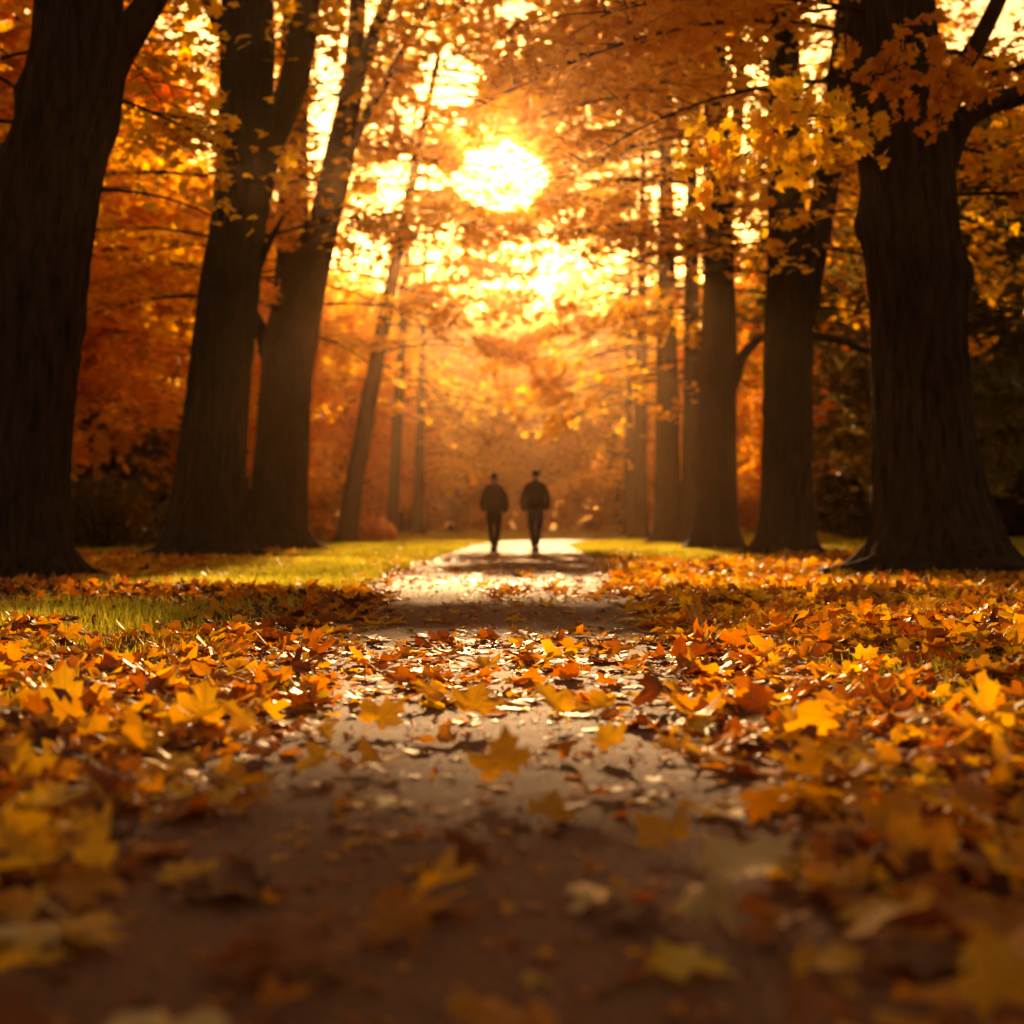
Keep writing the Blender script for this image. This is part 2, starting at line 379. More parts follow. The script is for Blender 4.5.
def leaves(P, size, tint, yaw, tilt, spin, curl, T, rng, tipj=0.05):
    """Batch of leaves: tilt leans the blade about a level axis, yaw turns it."""
    tv, tt = T; n = len(P); k = len(tv)
    x = np.broadcast_to(tv[:, 0], (n, k)) * rng.uniform(.72, 1.1, (n, 1)) * (1 + .14 * np.sign(tv[:, 0]) * np.clip(rng.normal(0, 1, (n, 1)), -1.3, 1.3)); y = np.broadcast_to(tv[:, 1] - 0.4, (n, k))
    r2 = x * x + y * y
    curl = np.clip(curl, -.6, .6)
    z = curl[:, None] * (x * x * 1.6 + 0.7 * y * y * np.sign(y)) + rng.normal(0, 1, (n, k)) * tipj * np.minimum(r2 * 2.5, 1)
    z = z + (np.abs(x) * 0.16 * np.clip(rng.normal(0.2, 1, (n, 1)), -1.5, 1.5))
    c, s = np.cos(spin)[:, None], np.sin(spin)[:, None]
    x, y = x * c - y * s, x * s + y * c
    c, s = np.cos(tilt)[:, None], np.sin(tilt)[:, None]
    y, z = y * c - z * s, y * s + z * c
    c, s = np.cos(yaw)[:, None], np.sin(yaw)[:, None]
    x, y = x * c - y * s, x * s + y * c
    V = P[:, None] + np.stack([x, y, z], -1) * size[:, None, None]
    F_ = (np.arange(n)[:, None, None] * k + tt[None]).reshape(-1, 3)
    luv = np.concatenate([np.broadcast_to(tv, (n, k, 2)), np.zeros((n, k, 1))], -1)
    return V.reshape(-1, 3), F_, np.repeat(tint, k), luv.reshape(-1, 3)

# ------------------------------------------------------------------ where sun falls on the ground: gaps in the canopy
def lit(x, y):
    n = noise3(x * 0.8 + 20, y * 0.35 + 9, 3.3); n2 = noise3(x * 2.2 + 2, y * 0.9, 7.7)
    y = y * (1 + 0.18 * (n - 0.5)); r = np.zeros(len(x), bool)
    r |= (y > 11.5) & (y < 29) & (x < -0.75 - 0.03 * (y - 12)) & (x > -3.4)
    r |= (y > 10.4) & (y < 17) & (x > -1.2) & (x < 4.0)
    r |= (y > 16) & (y < 30) & (x > 1.8) & (x < 4.5) & (n2 > 0.35)
    r |= (y > 2.9) & (y < 7.3) & (n2 > 0.24) & (np.abs(x) < 4.5)
    r |= (y > 2.2) & (y < 3.2) & (n2 > 0.62)
    return r

def hole(px, py):
    """the opening of the avenue towards the sun"""
    n = noise3(px / 26.0, py / 20.0, 1.5) * 0.6 + noise3(px / 9.0, py / 8.0, 2.5) * 0.4
    e1 = ((px - 500) / 50.0) ** 2 + ((py - 176) / 40.0) ** 2
    e2 = ((px - 450) / 50.0) ** 2 + ((py - 80) / 34.0) ** 2
    e3 = ((px - 405) / 45.0) ** 2 + ((py - 178) / 30.0) ** 2
    e4 = ((px - 515) / 26.0) ** 2 + ((py - 8) / 14.0) ** 2
    e5 = ((px - 325) / 18.0) ** 2 + ((py - 90) / 80.0) ** 2
    e = np.minimum(np.minimum(e1, e2 + 0.25), np.minimum(e3 + 0.25, np.minimum(e4 + 0.2, e5 + 0.45)))
    return e < 0.10 + 1.35 * n

LANES = [(30, 1.7, 4.4, 2.6, 5.8, .95), (44, 2.6, 5.5, 2.6, 7, .6), (12.2, 1.3, 3.2, 3.2, 4.5, .92), (30, -3.8, -2.0, 4.2, 6.4, .8), (23, -6.6, -5.0, 2.8, 4.0, .85),
         (24, 1.5, 4.6, 5.5, 8.5, .6), (25, 5.5, 8, 3.0, 6.0, .7)]
STEMS = [(30.5, np.array([(372, -40, 14), (356, 40, 16), (350, 100, 17), (338, 160, 20), (322, 230, 22), (306, 300, 24), (290, 380, 28)], float)),
         (30.5, np.array([(430, -20, 7), (412, 35, 7), (388, 78, 8), (364, 120, 9), (348, 150, 9)], float)),
         (30.5, np.array([(400, -30, 8), (382, 15, 8), (366, 55, 9), (352, 90, 10)], float)),
         (24.0, np.array([(312, -30, 14), (302, 40, 16), (288, 100, 18), (266, 150, 18), (250, 215, 18)], float)),
         (24.0, np.array([(248, -30, 20), (247, 100, 18), (240, 160, 10), (236, 250, 20), (218, 400, 30)], float)),
         (25.3, np.array([(783, -20, 12), (785, 150, 12), (787, 210, 14)], float))]
def carve(P, rng):
    px, py = pix(P)
    gx = P[:, 0] - SUN_DX * P[:, 2] / TAN; gy = P[:, 1] - P[:, 2] / TAN
    drop = lit(gx, gy) & (rng.random(len(P)) < np.where(P[:, 1] > 40, 0.62, 0.95))
    drop |= (gy > 29) & (gy < 62) & (np.abs(gx) < 7) & (rng.random(len(P)) < .72)
    for (y0, xa, xb, za, zb, pr) in LANES:
        dy = P[:, 1] - y0; lx = P[:, 0] - SUN_DX * dy; lz = P[:, 2] - TAN * dy
        nn = 0.5 * (noise3(lx * 1.3 + y0, lz * 1.3, 2.2) - .5)
        drop |= (dy > 1.2) & (lx > xa + nn) & (lx < xb + nn) & (lz > za + nn) & (lz < zb + nn) & (rng.random(len(P)) < pr)
    for (dd, pl) in STEMS:
        m_ = P[:, 1] < dd
        xx = np.interp(py, pl[:, 1], pl[:, 0]); ww = np.interp(py, pl[:, 1], pl[:, 2])
        drop |= m_ & (P[:, 1] > dd - 9) & (py > pl[0, 1]) & (py < pl[-1, 1]) & (np.abs(px - xx) < ww) & (rng.random(len(P)) < .85)
    drop |= hole(px, py) & (rng.random(len(P)) < 0.97) & (P[:, 1] > 5)
    return ~drop

# ------------------------------------------------------------------ trees
def trunk_mesh(mb, ctrl, seg=44, n=90, flare=0.0, burls=(), ridge=0.03, seed=0):
    """ctrl rows: x, y, z, radius. Roots flare out in lobes at the foot; bark is ridged in the mesh."""
    C4 = spline(ctrl, n); C = C4[:, :3]; R = C4[:, 3]
    T, U, W = frames(C); a = np.linspace(0, 2 * np.pi, seg, endpoint=False)
    A, H = np.meshgrid(a, C[:, 2] - (0 if flare else ctrl[0][2]))
    rr = np.repeat(R[:, None], seg, 1)
    ca, sa = np.cos(A), np.sin(A)
    rr = rr * (1 + 0.10 * (noise3(ca * 1.2 + seed, sa * 1.2 + 5, H * 0.7) - 0.5) + ridge * 2 * (noise3(ca * 7 + seed, sa * 7, H * 1.1 + 3) - 0.5)
               + ridge * (noise3(ca * 16 + seed, sa * 16, H * 3.0) - 0.5))
    if seg > 100:
        fr = noise3(ca * 11 + seed + 3 * noise3(ca * 3, sa * 3, H * 1.2), sa * 11, H * 1.5 + 2 * noise3(ca * 4, sa * 4, H * 3))
        rr = rr + 0.030 * (np.abs(fr - .5) * 2 - .4) + 0.010 * (noise3(ca * 24, sa * 24, H * 9) - .5)
    if flare:
        lob = 0.45 + 1.1 * noise3(ca * 1.9 + seed + 9, sa * 1.9, 0.5 + 0 * H)
        rr = rr * (1 + flare * lob * np.exp(-np.maximum(H, 0) / 0.34) + 0.12 * flare * np.exp(-np.maximum(H, 0) / 1.0))
    for (bz, ba, bs, bh) in burls:
        dA = np.angle(np.exp(1j * (A - ba)))
        rr = rr + bs * np.exp(-((H - bz) / bh) ** 2 - (dA / 0.6) ** 2)
    V = C[:, None] + rr[..., None] * (ca[..., None] * U[:, None] + sa[..., None] * W[:, None])
    V = V.reshape(-1, 3)
    i = np.arange(n - 1)[:, None] * seg; j = np.arange(seg)[None]; j2 = (j + 1) % seg
    Q = np.stack([i + j, i + j2, i + seg + j2, i + seg + j], -1).reshape(-1, 4)
    mb.add(V, quads=Q)

def grow_bough(wood, leafP, leafR, start, az, length, rise, rng, droop=0.25, fine=1.0, r0=None):
    """one bough: a main limb, twigs on both sides, leaves along the twigs"""
    n = 9; t = np.linspace(0, 1, n)
    dirv = np.array([math.sin(az), math.cos(az), 0.0]); side = np.array([math.cos(az), -math.sin(az), 0.0])
    wob = rng.normal(0, 0.05, 2) * length
    C = start + dirv * (t * length)[:, None] + side * (wob[0] * np.sin(t * 3.0))[:, None]
    C[:, 2] += length * (rise * t - droop * t ** 2.2) + wob[1] * 0.4 * np.sin(t * 4)
    r = (r0 or 0.007 * length + 0.008) * (1 - 0.85 * t)
    tube(wood, C, r, 6)
    nt_ = int(length * 6 * fine); 
    for k in range(nt_):
        u = 0.22 + 0.78 * (k + rng.random()) / nt_
        b = np.array([np.interp(u, t, C[:, i]) for i in range(3)])
        sg = 1 if k % 2 else -1
        ang = az + sg * rng.uniform(0.5, 1.2); L = length * rng.uniform(0.16, 0.34) * (1.15 - 0.6 * u) + 0.15
        e = b + np.array([math.sin(ang) * L, math.cos(ang) * L, L * rng.uniform(-0.3, 0.22)])
        m_ = (b + e) / 2 + np.array([0, 0, 0.08 * L])
        q1 = m_[0] - SUN_DX * m_[2] / TAN; q2 = m_[1] - m_[2] / TAN
        if (lit(np.array([q1]), np.array([q2]))[0] and rng.random() < .9) or (29 < q2 < 62 and abs(q1) < 7 and rng.random() < .6): continue
        tube(wood, np.array([b, m_, e]), np.array([0.010, 0.007, 0.003]), 4)
        nl = max(3, int(L / 0.055 * fine))
        s = rng.random(nl) ** 0.7
        lp = b + (e - b) * s[:, None] + np.array([0, 0, 1]) * (4 * s * (1 - s) * 0.08 * L)[:, None]
        lp = lp + rng.normal(0, 1, (nl, 3)) * np.array([0.13, 0.13, 0.13]) * (0.6 + 0.4 * L)
        leafP.append(lp); leafR.append(np.full(nl, rng.normal(0, 0.08)))

def roots(mb, x, y, R, n, rng, zg=0.0):
    for k in range(n):
        a = k * 6.283 / n + rng.normal(0, .25); L = R * rng.uniform(1.8, 2.9); b_ = a + rng.normal(0, .35)
        ca, sa = math.cos(a), math.sin(a); r0 = R * rng.uniform(.20, .34)
        ctrl = [(x + ca * R * .35, y + sa * R * .35, zg + R * 1.1, r0 * .9), (x + ca * R * .85, y + sa * R * .85, zg + R * .42, r0),
                (x + ca * R * 1.25, y + sa * R * 1.25, zg + R * .10, r0 * .75), (x + math.cos(b_) * L * .8, y + math.sin(b_) * L * .8, zg - .01, r0 * .4),
                (x + math.cos(b_) * L, y + math.sin(b_) * L, zg - .08, r0 * .2)]
        trunk_mesh(mb, ctrl, seg=14, n=20, seed=k, ridge=.05)

class Tree:
    def __init__(s, name, base, label, cat, group, seed):
        s.e = empty(name, base); tag(s.e, label, cat, group)
        s.rng = np.random.default_rng(seed); s.seed = seed
        s.trunk = MB(); s.wood = MB(); s.P = []; s.R = []; s.extra = []
    def limb(s, ctrl, **k):
        if k.get('flare'): s.axR = ctrl[1][3]; s.e.location[0] = ctrl[0][0]
        trunk_mesh(s.trunk, ctrl, **k)
    def bough(s, *a, **k): grow_bough(s.wood, s.P, s.R, *a, s.rng, **k)
    def boughs(s, n, z0, z1, axis, az_mean=None, az_sd=9, len_=(2.5, 4.5), fine=1.0, rise=(0.0, 0.45), r0=None):
        ax = np.asarray(axis, float)
        for i in range(n):
            z = z0 + (z1 - z0) * (i + s.rng.random()) / n
            x = np.interp(z, ax[:, 2], ax[:, 0]); y = np.interp(z, ax[:, 2], ax[:, 1])
            az = i * 2.399 + s.rng.normal(0, 0.4) if az_mean is None else s.rng.normal(az_mean, az_sd)
            s.bough(np.array([x, y, z]), az, s.rng.uniform(*len_), s.rng.uniform(*rise), fine=fine, droop=s.rng.uniform(0.15, 0.5), r0=r0)
    def finish(s, tint, spread, T, leaf=0.14, docarve=True, mat=None):
        bx_, by_ = s.e.location[0], s.e.location[1]; R_ = 1.15 * (s.axR if hasattr(s, 'axR') else .3)
        roots(s.trunk, bx_, by_, R_, 9, s.rng, float(soil_z(np.array([bx_]), np.array([by_]))[0]))
        s.trunk.build("trunk", M_bark, s.e)
        if s.wood.n: s.wood.build("branches", M_twig, s.e)
        P = np.concatenate(s.P); R = np.concatenate(s.R)
        rng = s.rng
        if docarve:
            k = carve(P, rng); P = P[k]; R = R[k]
        px, py = pix(P)
        outf = (py < -70) | (px < -120) | (px > 1144) | (P[:, 1] < 0.5)
        keep = ~outf | (rng.random(len(P)) < 0.3); P = P[keep]; R = R[keep]; outf = outf[keep]
        size = leaf * rng.uniform(0.7, 1.2, len(P)) * np.where(outf, 1.6, 1)
        reg = noise3(P[:, 0] * 0.35 + s.seed, P[:, 1] * 0.35, P[:, 2] * 0.5) - 0.5
        ti = np.clip(tint + R + reg * spread + rng.normal(0, 0.07, len(P)), 0.03, 0.97)
        V, Fc, tn, luv = leaves(P, size, ti, rng.uniform(0, 6.283, len(P)), rng.normal(0, 0.65, len(P)),
                                rng.uniform(0, 6.283, len(P)), rng.normal(-0.35, 0.3, len(P)), T, rng)
        for (v2, f2, t2) in s.extra:
            Fc = np.concatenate([Fc, f2 + len(V)]); V = np.concatenate([V, v2]); tn = np.concatenate([tn, t2])
        mesh_obj("crown", V, Fc, mat or M_crown, s.e, attrs={"tint": tn}, smooth=False)
        return len(P)

G_AV = "big maples lining the path"
cnt = 0
def pcol(rows, d):      # pixel column with pixel half-widths -> control rows at distance d
    return [(*ppt(px, py, d), hw / F * d) for px, py, hw in rows]

# --- left near maple
d = 14.5; b = gpt(38, 580)
t = Tree("maple_tree", (b[0], d, 0), "broad dark maple at the left edge, a limb forking up to the right", "tree", G_AV, 1)
axis = pcol([(12, 600, 50), (16, 520, 48), (22, 450, 46), (32, 350, 47), (43, 250, 47), (60, 150, 47), (74, 90, 47), (79, 0, 41), (72, -120, 38), (66, -330, 30), (80, -620, 18), (86, -900, 6)], d)
t.limb(axis, flare=0.45, burls=[(4.9, 1.57, 0.09, 0.22), (4.1, 1.57, 0.17, 0.3)], seed=1, ridge=0.05, n=420, seg=260)
t.limb(pcol([(84, 120, 26), (108, 65, 21), (132, 30, 17), (158, -10, 14), (200, -90, 12), (270, -240, 8), (330, -400, 3)], d), seg=20, n=30, seed=2)
t.limb(pcol([(10, 235, 24), (-20, 190, 20), (-70, 130, 16), (-150, 40, 10), (-260, -60, 3)], d), seg=20, n=24, seed=3)
t.bough(ppt(98, 190, d), 1.3, 1.6, -0.02, r0=0.02, fine=0.5)
t.boughs(18, 4.4, 9.5, axis, az_mean=-0.3, az_sd=1.1, len_=(3.0, 5.0), fine=0.8, r0=.022)
cnt += t.finish(0.68, 0.4, T_MID, 0.15)

# --- left second maple
d = 23.7; b = gpt(208, 560)
t = Tree("maple_tree", (b[0], d, 0), "second big maple from the left, a thick limb forking off to the right", "tree", G_AV, 2)
axis = pcol([(205, 568, 34), (209, 500, 34), (218, 400, 31), (228, 300, 29), (240, 200, 27), (246, 100, 26), (248, 0, 25), (246, -120, 21), (240, -260, 12), (236, -400, 4)], d)
t.limb(axis, flare=0.55, seed=4, ridge=0.04, n=260, seg=150)
t.limb(pcol([(250, 215, 18), (266, 150, 16), (288, 100, 15), (302, 40, 14), (312, -30, 12), (325, -160, 9), (340, -300, 4)], d), seg=22, n=34, seed=5)
t.limb(pcol([(236, 60, 10), (222, 30, 7), (208, 5, 6), (190, -50, 4), (170, -120, 2)], d), seg=12, n=18, seed=6)
t.limb(pcol([(232, 330, 6), (252, 285, 4), (268, 245, 3.5), (284, 215, 2)], d), seg=8, n=12, seed=6)
t.boughs(26, 4.2, 12.0, axis, az_mean=0.0, az_sd=1.0, len_=(3.0, 5.0), fine=0.8, r0=.026)
for az, L, z in ((-1.4, 4.0, 6.4), (-1.8, 3.2, 5.4), (-1.2, 3.4, 4.4), (2.0, 1.6, 6.2)):
    t.bough(np.array([b[0], d, z]), az, L, 0.1, fine=0.9)
for az, L, z in ((1.40, 5.6, 5.2), (1.15, 5.0, 4.7), (0.9, 6.2, 5.0), (1.55, 4.6, 4.7)):  # long boughs over the path, added to shade the foreground
    t.bough(np.array([b[0], d, z]), az, L, t.rng.uniform(.05, .35), fine=0.65, droop=t.rng.uniform(.1, .5), r0=.022)
for k in range(6):
    t.bough(np.array([b[0], d, 7.0 + k * .6]), t.rng.normal(1.3, .3), t.rng.uniform(4.0, 6.0), t.rng.uniform(0, .4), fine=.7, droop=t.rng.uniform(.1, .4), r0=.022)
cnt += t.finish(0.72, 0.4, T_LO, 0.16)

# --- left third maple
d = 30.0; b = gpt(278, 552)
t = Tree("maple_tree", (b[0], d, 0), "third big maple from the left, split into upright and slanting stems", "tree", G_AV, 3)
axis = pcol([(276, 560, 27), (279, 500, 27), (283, 420, 26), (287, 350, 24), (291, 290, 18), (293, 200, 15), (293, 100, 15), (297, 0, 13), (300, -120, 10), (305, -280, 4)], d)
t.limb(axis, flare=0.5, seed=7, ridge=0.04, n=240, seg=130)
t.limb(pcol([(291, 380, 22), (306, 300, 18), (322, 230, 16), (338, 160, 15), (350, 100, 12), (356, 40, 9), (358, -30, 8), (352, -140, 6), (350, -260, 3)], d), seg=24, n=44, seed=8)
t.limb(pcol([(352, 90, 10), (366, 55, 8), (382, 15, 7), (398, -30, 6), (420, -110, 3)], d), seg=14, n=20, seed=9)
t.limb(pcol([(348, 150, 7), (364, 120, 5), (388, 78, 4.5), (412, 35, 4), (435, -10, 3.5), (470, -80, 2)], d), seg=10, n=22, seed=9)
t.limb(pcol([(280, 400, 11), (266, 345, 8), (256, 318, 6), (240, 290, 4), (215, 262, 2)], d), seg=12, n=18, seed=10)
t.boughs(26, 5.0, 14.0, axis, az_mean=0.1, az_sd=1.1, len_=(2.6, 4.6), fine=0.8)
for az, L, z, x in ((0.9, 4.0, 7.2, 325), (1.2, 3.6, 8.6, 345), (0.8, 4.4, 6.0, 305), (1.3, 4.6, 5.2, 300), (1.1, 3.2, 10.4, 352), (0.5, 4.6, 4.6, 290)):
    t.bough(np.array([(x - 512) / F * d, d, z]), az, L, 0.05, fine=0.9)
for k in range(9):
    t.bough(np.array([b[0] + .6, d, 7.6 + k * .62]), t.rng.normal(1.25, .4), t.rng.uniform(4.2, 6.4), t.rng.uniform(0, .4), fine=.8, droop=t.rng.uniform(.1, .4), r0=.022)
cnt += t.finish(0.80, 0.35, T_LO, 0.16)

# --- right near maple
d = 15.8; b = gpt(935, 578)
t = Tree("maple_tree", (b[0], d, 0), "huge dark maple on the right with flared roots, burls and bright yellow sprays", "tree", G_AV, 5)
axis = pcol([(935, 600, 62), (934, 540, 55), (926, 460, 50), (921, 380, 47), (918, 300, 46), (912, 230, 46), (905, 150, 45), (895, 80, 44), (888, 0, 43), (880, -100, 40), (870, -280, 34), (860, -560, 22), (856, -860, 6)], d)
t.limb(axis, flare=0.62, burls=[(4.0, 1.57, 0.09, 0.2), (3.3, 4.71, 0.13, 0.25), (2.2, 3.4, 0.06, 0.2)], seed=12, ridge=0.05, n=420, seg=260)
t.limb(pcol([(935, 165, 22), (962, 122, 13), (990, 104, 11), (1030, 92, 10), (1100, 60, 8), (1190, 0, 5), (1280, -60, 2)], d), seg=16, n=26, seed=13)
t.limb(pcol([(932, 110, 14), (958, 72, 10), (976, 45, 9), (996, 5, 8), (1024, -60, 7), (1070, -160, 4)], d), seg=16, n=24, seed=14)
def spray(t, pts, d0, n, sx, sy, sd, tint, lim=None):
    """leaves crowding a twig drawn through picture points at about distance d0"""
    C = np.array([ppt(px, py, dd) for px, py, dd in pts]); C = spline(C, 14)
    tube(t.wood, C, np.linspace(0.012, 0.004, 14), 5)
    rng = t.rng; ex = []
    for k in range(n):
        u = rng.random() * 13; i = int(u); q = C[i] + (C[min(i + 1, 13)] - C[i]) * (u - i)
        q2 = q + rng.normal(0, 1, 3) * np.array([sx, sd, sy]) 
        if k % 3 == 0: tube(t.wood, np.array([q, (q + q2) / 2 + [0, 0, .02], q2]), np.array([0.005, 0.004, 0.002]), 4)
        m_ = 3
        ex.append(np.concatenate([q2 + rng.normal(0, 0.045, (m_, 3)), np.full((m_, 1), tint) + rng.normal(0, 0.06, (m_, 1))], 1))
    ex = np.concatenate(ex)
    V, Fc, tn, luv = leaves(ex[:, :3], 0.145 * rng.uniform(0.6, 1.15, len(ex)), np.clip(ex[:, 3], 0, .95), rng.uniform(0, 6.283, len(ex)),
                            rng.normal(1.1, 0.45, len(ex)), rng.uniform(0, 6.283, len(ex)), rng.normal(-0.3, 0.3, len(ex)), T_MID, rng)
    t.extra.append((V, Fc, tn))
spray(t, [(868, 120, 14.6), (820, 118, 13.2), (770, 140, 12.4), (725, 165, 12.0), (690, 180, 12.0)], 12, 64, 0.15, 0.15, 0.35, 0.84)
spray(t, [(820, 118, 13.2), (790, 112, 12.6), (745, 125, 12.2)], 12, 20, 0.14, 0.12, 0.2, 0.84)
spray(t, [(868, 150, 14.2), (830, 150, 13.4), (790, 165, 13.0)], 13, 18, 0.12, 0.10, 0.2, 0.80)
spray(t, [(960, 75, 13.8), (915, 62, 12.6), (880, 75, 12.2)], 12, 30, 0.14, 0.18, 0.2, 0.40)
spray(t, [(1000, 85, 14.0), (955, 98, 13), (915, 110, 12.6)], 12, 26, 0.17, 0.13, 0.2, 0.42)
t.boughs(14, 4.6, 9.5, axis, len_=(3.0, 5.0), fine=0.8)
for az, L, z in ((1.2, 3.4, 4.8), (1.9, 3.2, 4.2), (0.7, 3.6, 5.4), (-1.9, 5.0, 5.9), (-2.2, 4.4, 6.2), (-1.5, 4.6, 6.4)):
    t.bough(np.array([b[0] - 0.3, d, z]), az, L, 0.05, fine=0.9, r0=.028)
cnt += t.finish(0.68, 0.4, T_MID, 0.15)

# --- right second maple
d = 25.0; b = gpt(786, 558)
t = Tree("maple_tree", (b[0], d, 0), "straight dark maple just left of the huge right-hand one", "tree", G_AV, 6)
axis = pcol([(786, 566, 27), (786, 500, 25), (787, 400, 24), (788, 320, 24), (787, 240, 19), (785, 150, 17), (784, 60, 16), (782, -40, 14), (778, -160, 10), (775, -380, 4)], d)
t.limb(axis, flare=0.4, seed=15, ridge=0.04, n=260, seg=150)
t.limb(pcol([(798, 320, 18), (812, 262, 14), (824, 200, 13), (832, 140, 12), (838, 70, 10), (846, 0, 8), (860, -90, 4)], d), seg=18, n=34, seed=16)
t.limb(pcol([(806, 335, 5), (840, 340, 4), (870, 352, 3), (905, 350, 2)], d), seg=8, n=14, seed=16)
t.boughs(22, 4.8, 12.5, axis, len_=(2.8, 4.8), fine=0.75)
for az, L, z in ((-1.5, 4.2, 7.4), (-1.9, 4.6, 8.2), (-2.2, 4.2, 6.6), (-1.3, 3.6, 5.6), (-1.7, 3.6, 5.0), (-1.1, 4.6, 8.8), (1.4, 3.4, 4.4), (1.8, 3.4, 5.4), (1.2, 3.2, 6.4)):
    t.bough(np.array([b[0], d, z]), az, L, 0.05, fine=0.9)
for az, L, z in ((-1.35, 5.8, 5.3), (-1.0, 5.6, 5.6), (-0.7, 6.0, 4.9), (-1.2, 5.0, 4.6)):  # more overhanging boughs, added so the near path lies in shade
    t.bough(np.array([b[0], d, z]), az, L, t.rng.uniform(.05, .35), fine=0.65, droop=t.rng.uniform(.1, .5), r0=.022)
for k in range(8):
    t.bough(np.array([b[0], d, 6.6 + k * .5]), t.rng.normal(-1.2 if k % 2 else 1.2, .4), t.rng.uniform(3.6, 5.4), t.rng.uniform(0, .4), fine=.8, droop=t.rng.uniform(.1, .4), r0=.022)
cnt += t.finish(0.70, 0.4, T_LO, 0.16)

# --- right third, with forked branch
d = 30.2; b = gpt(715, 552)
t = Tree("maple_tree", (b[0], d, 0), "third maple from the right, a thin branch curving off its right side", "tree", G_AV, 7)
axis = pcol([(714, 560, 24), (715, 500, 21), (717, 420, 19), (719, 340, 18), (719, 250, 14), (717, 150, 12), (715, 50, 11), (712, -80, 8), (710, -260, 3)], d)
t.limb(axis, flare=0.4, seed=17, ridge=0.04, n=90)
t.limb(pcol([(730, 385, 9), (742, 358, 6), (756, 342, 4.5), (775, 330, 3)], d), seg=10, n=14, seed=18)
t.limb(pcol([(722, 240, 8), (732, 180, 7), (738, 110, 6), (742, 40, 4)], d), seg=10, n=14, seed=18)
t.boughs(22, 5.2, 13.0, axis, len_=(2.6, 4.6), fine=0.75)
for az, L, z in ((-1.5, 3.8, 4.9), (-1.8, 3.8, 5.6), (-2.2, 3.4, 4.6), (-1.3, 4.4, 6.4), (-1.6, 4.6, 7.2), (-2.0, 4.0, 6.2), (-1.0, 4.0, 5.2), (-1.6, 3.4, 4.1)):
    t.bough(np.array([b[0], d, z]), az, L, 0.05, fine=1.0)
for k in range(9):
    t.bough(np.array([b[0], d, 7.4 + k * .62]), t.rng.normal(-1.25, .4), t.rng.uniform(4.0, 6.0), t.rng.uniform(0, .4), fine=.8, droop=t.rng.uniform(.1, .4), r0=.022)
cnt += t.finish(0.88, 0.25, T_LO, 0.16)

# --- farther avenue maples: (pixel x, distance, half width px, top lean px, label, tint)
far = [(692, 38.0, 11, 0, "slim maple trunk half hidden behind the third maple from the right", 0.74, 8, 5.0, 15),
       (668, 44.0, 14, -2, "dim hazy maple trunk of the right row, left of the clearer ones", 0.80, 9, 5.0, 18),
       (640, 60.0, 8, 2, "hazy far maple of the right row above the bend of the path", 0.84, 10, 6.0, 19),
       (345, 45.0, 10, 62, "slender maple leaning right, left of the two walkers", 0.82, 11, 6.0, 17),
       (392, 62.0, 6, 14, "thin hazy maple between the leaning one and the walkers", 0.86, 12, 6.5, 19),
       (628, 76.0, 5, 2, "faint small maple trunk beyond the bend, right of the walkers", 0.84, 13, 4.0, 21),
       (418, 78.0, 5, 6, "faint small maple trunk left of the walkers, deep in the haze", 0.84, 14, 4.0, 21)]
for (px_, d, hw, lean, lab, tn_, sd_, zlow, H) in far:
    x0 = (px_ - 512) / F * d; py0 = HZ + F * CH / d
    t = Tree("maple_tree", (x0, d, 0), lab, "tree", G_AV, sd_)
    pxs = lambda f_: px_ + lean * f_ ** 1.1
    zt = lambda f_: HZ - F * (H * f_ - CH) / d
    axis = pcol([(pxs(0), py0 + 5, hw * 1.1)] + [(pxs(f_ * 1.6), zt(f_), hw * (1 - 0.85 * f_) + 0.5) for f_ in (0.1, 0.25, 0.4, 0.55, 0.7, 0.85, 1.0)], d)
    t.limb(axis, flare=0.25, seed=sd_, n=50, seg=24)
    t.boughs(int(H * 1.9), zlow - 1.6, H - .8, axis, len_=(2.2, 4.0), fine=0.7)
    sgn = -1.57 if x0 > 0 else 1.57
    t.boughs(int(H * 1.2), zlow - 0.8, H - 1.5, axis, az_mean=sgn, az_sd=0.6, len_=(3.2, 6.2), fine=0.8, rise=(0, .25))
    cnt += t.finish(tn_, 0.3, T_FAR, 0.20)

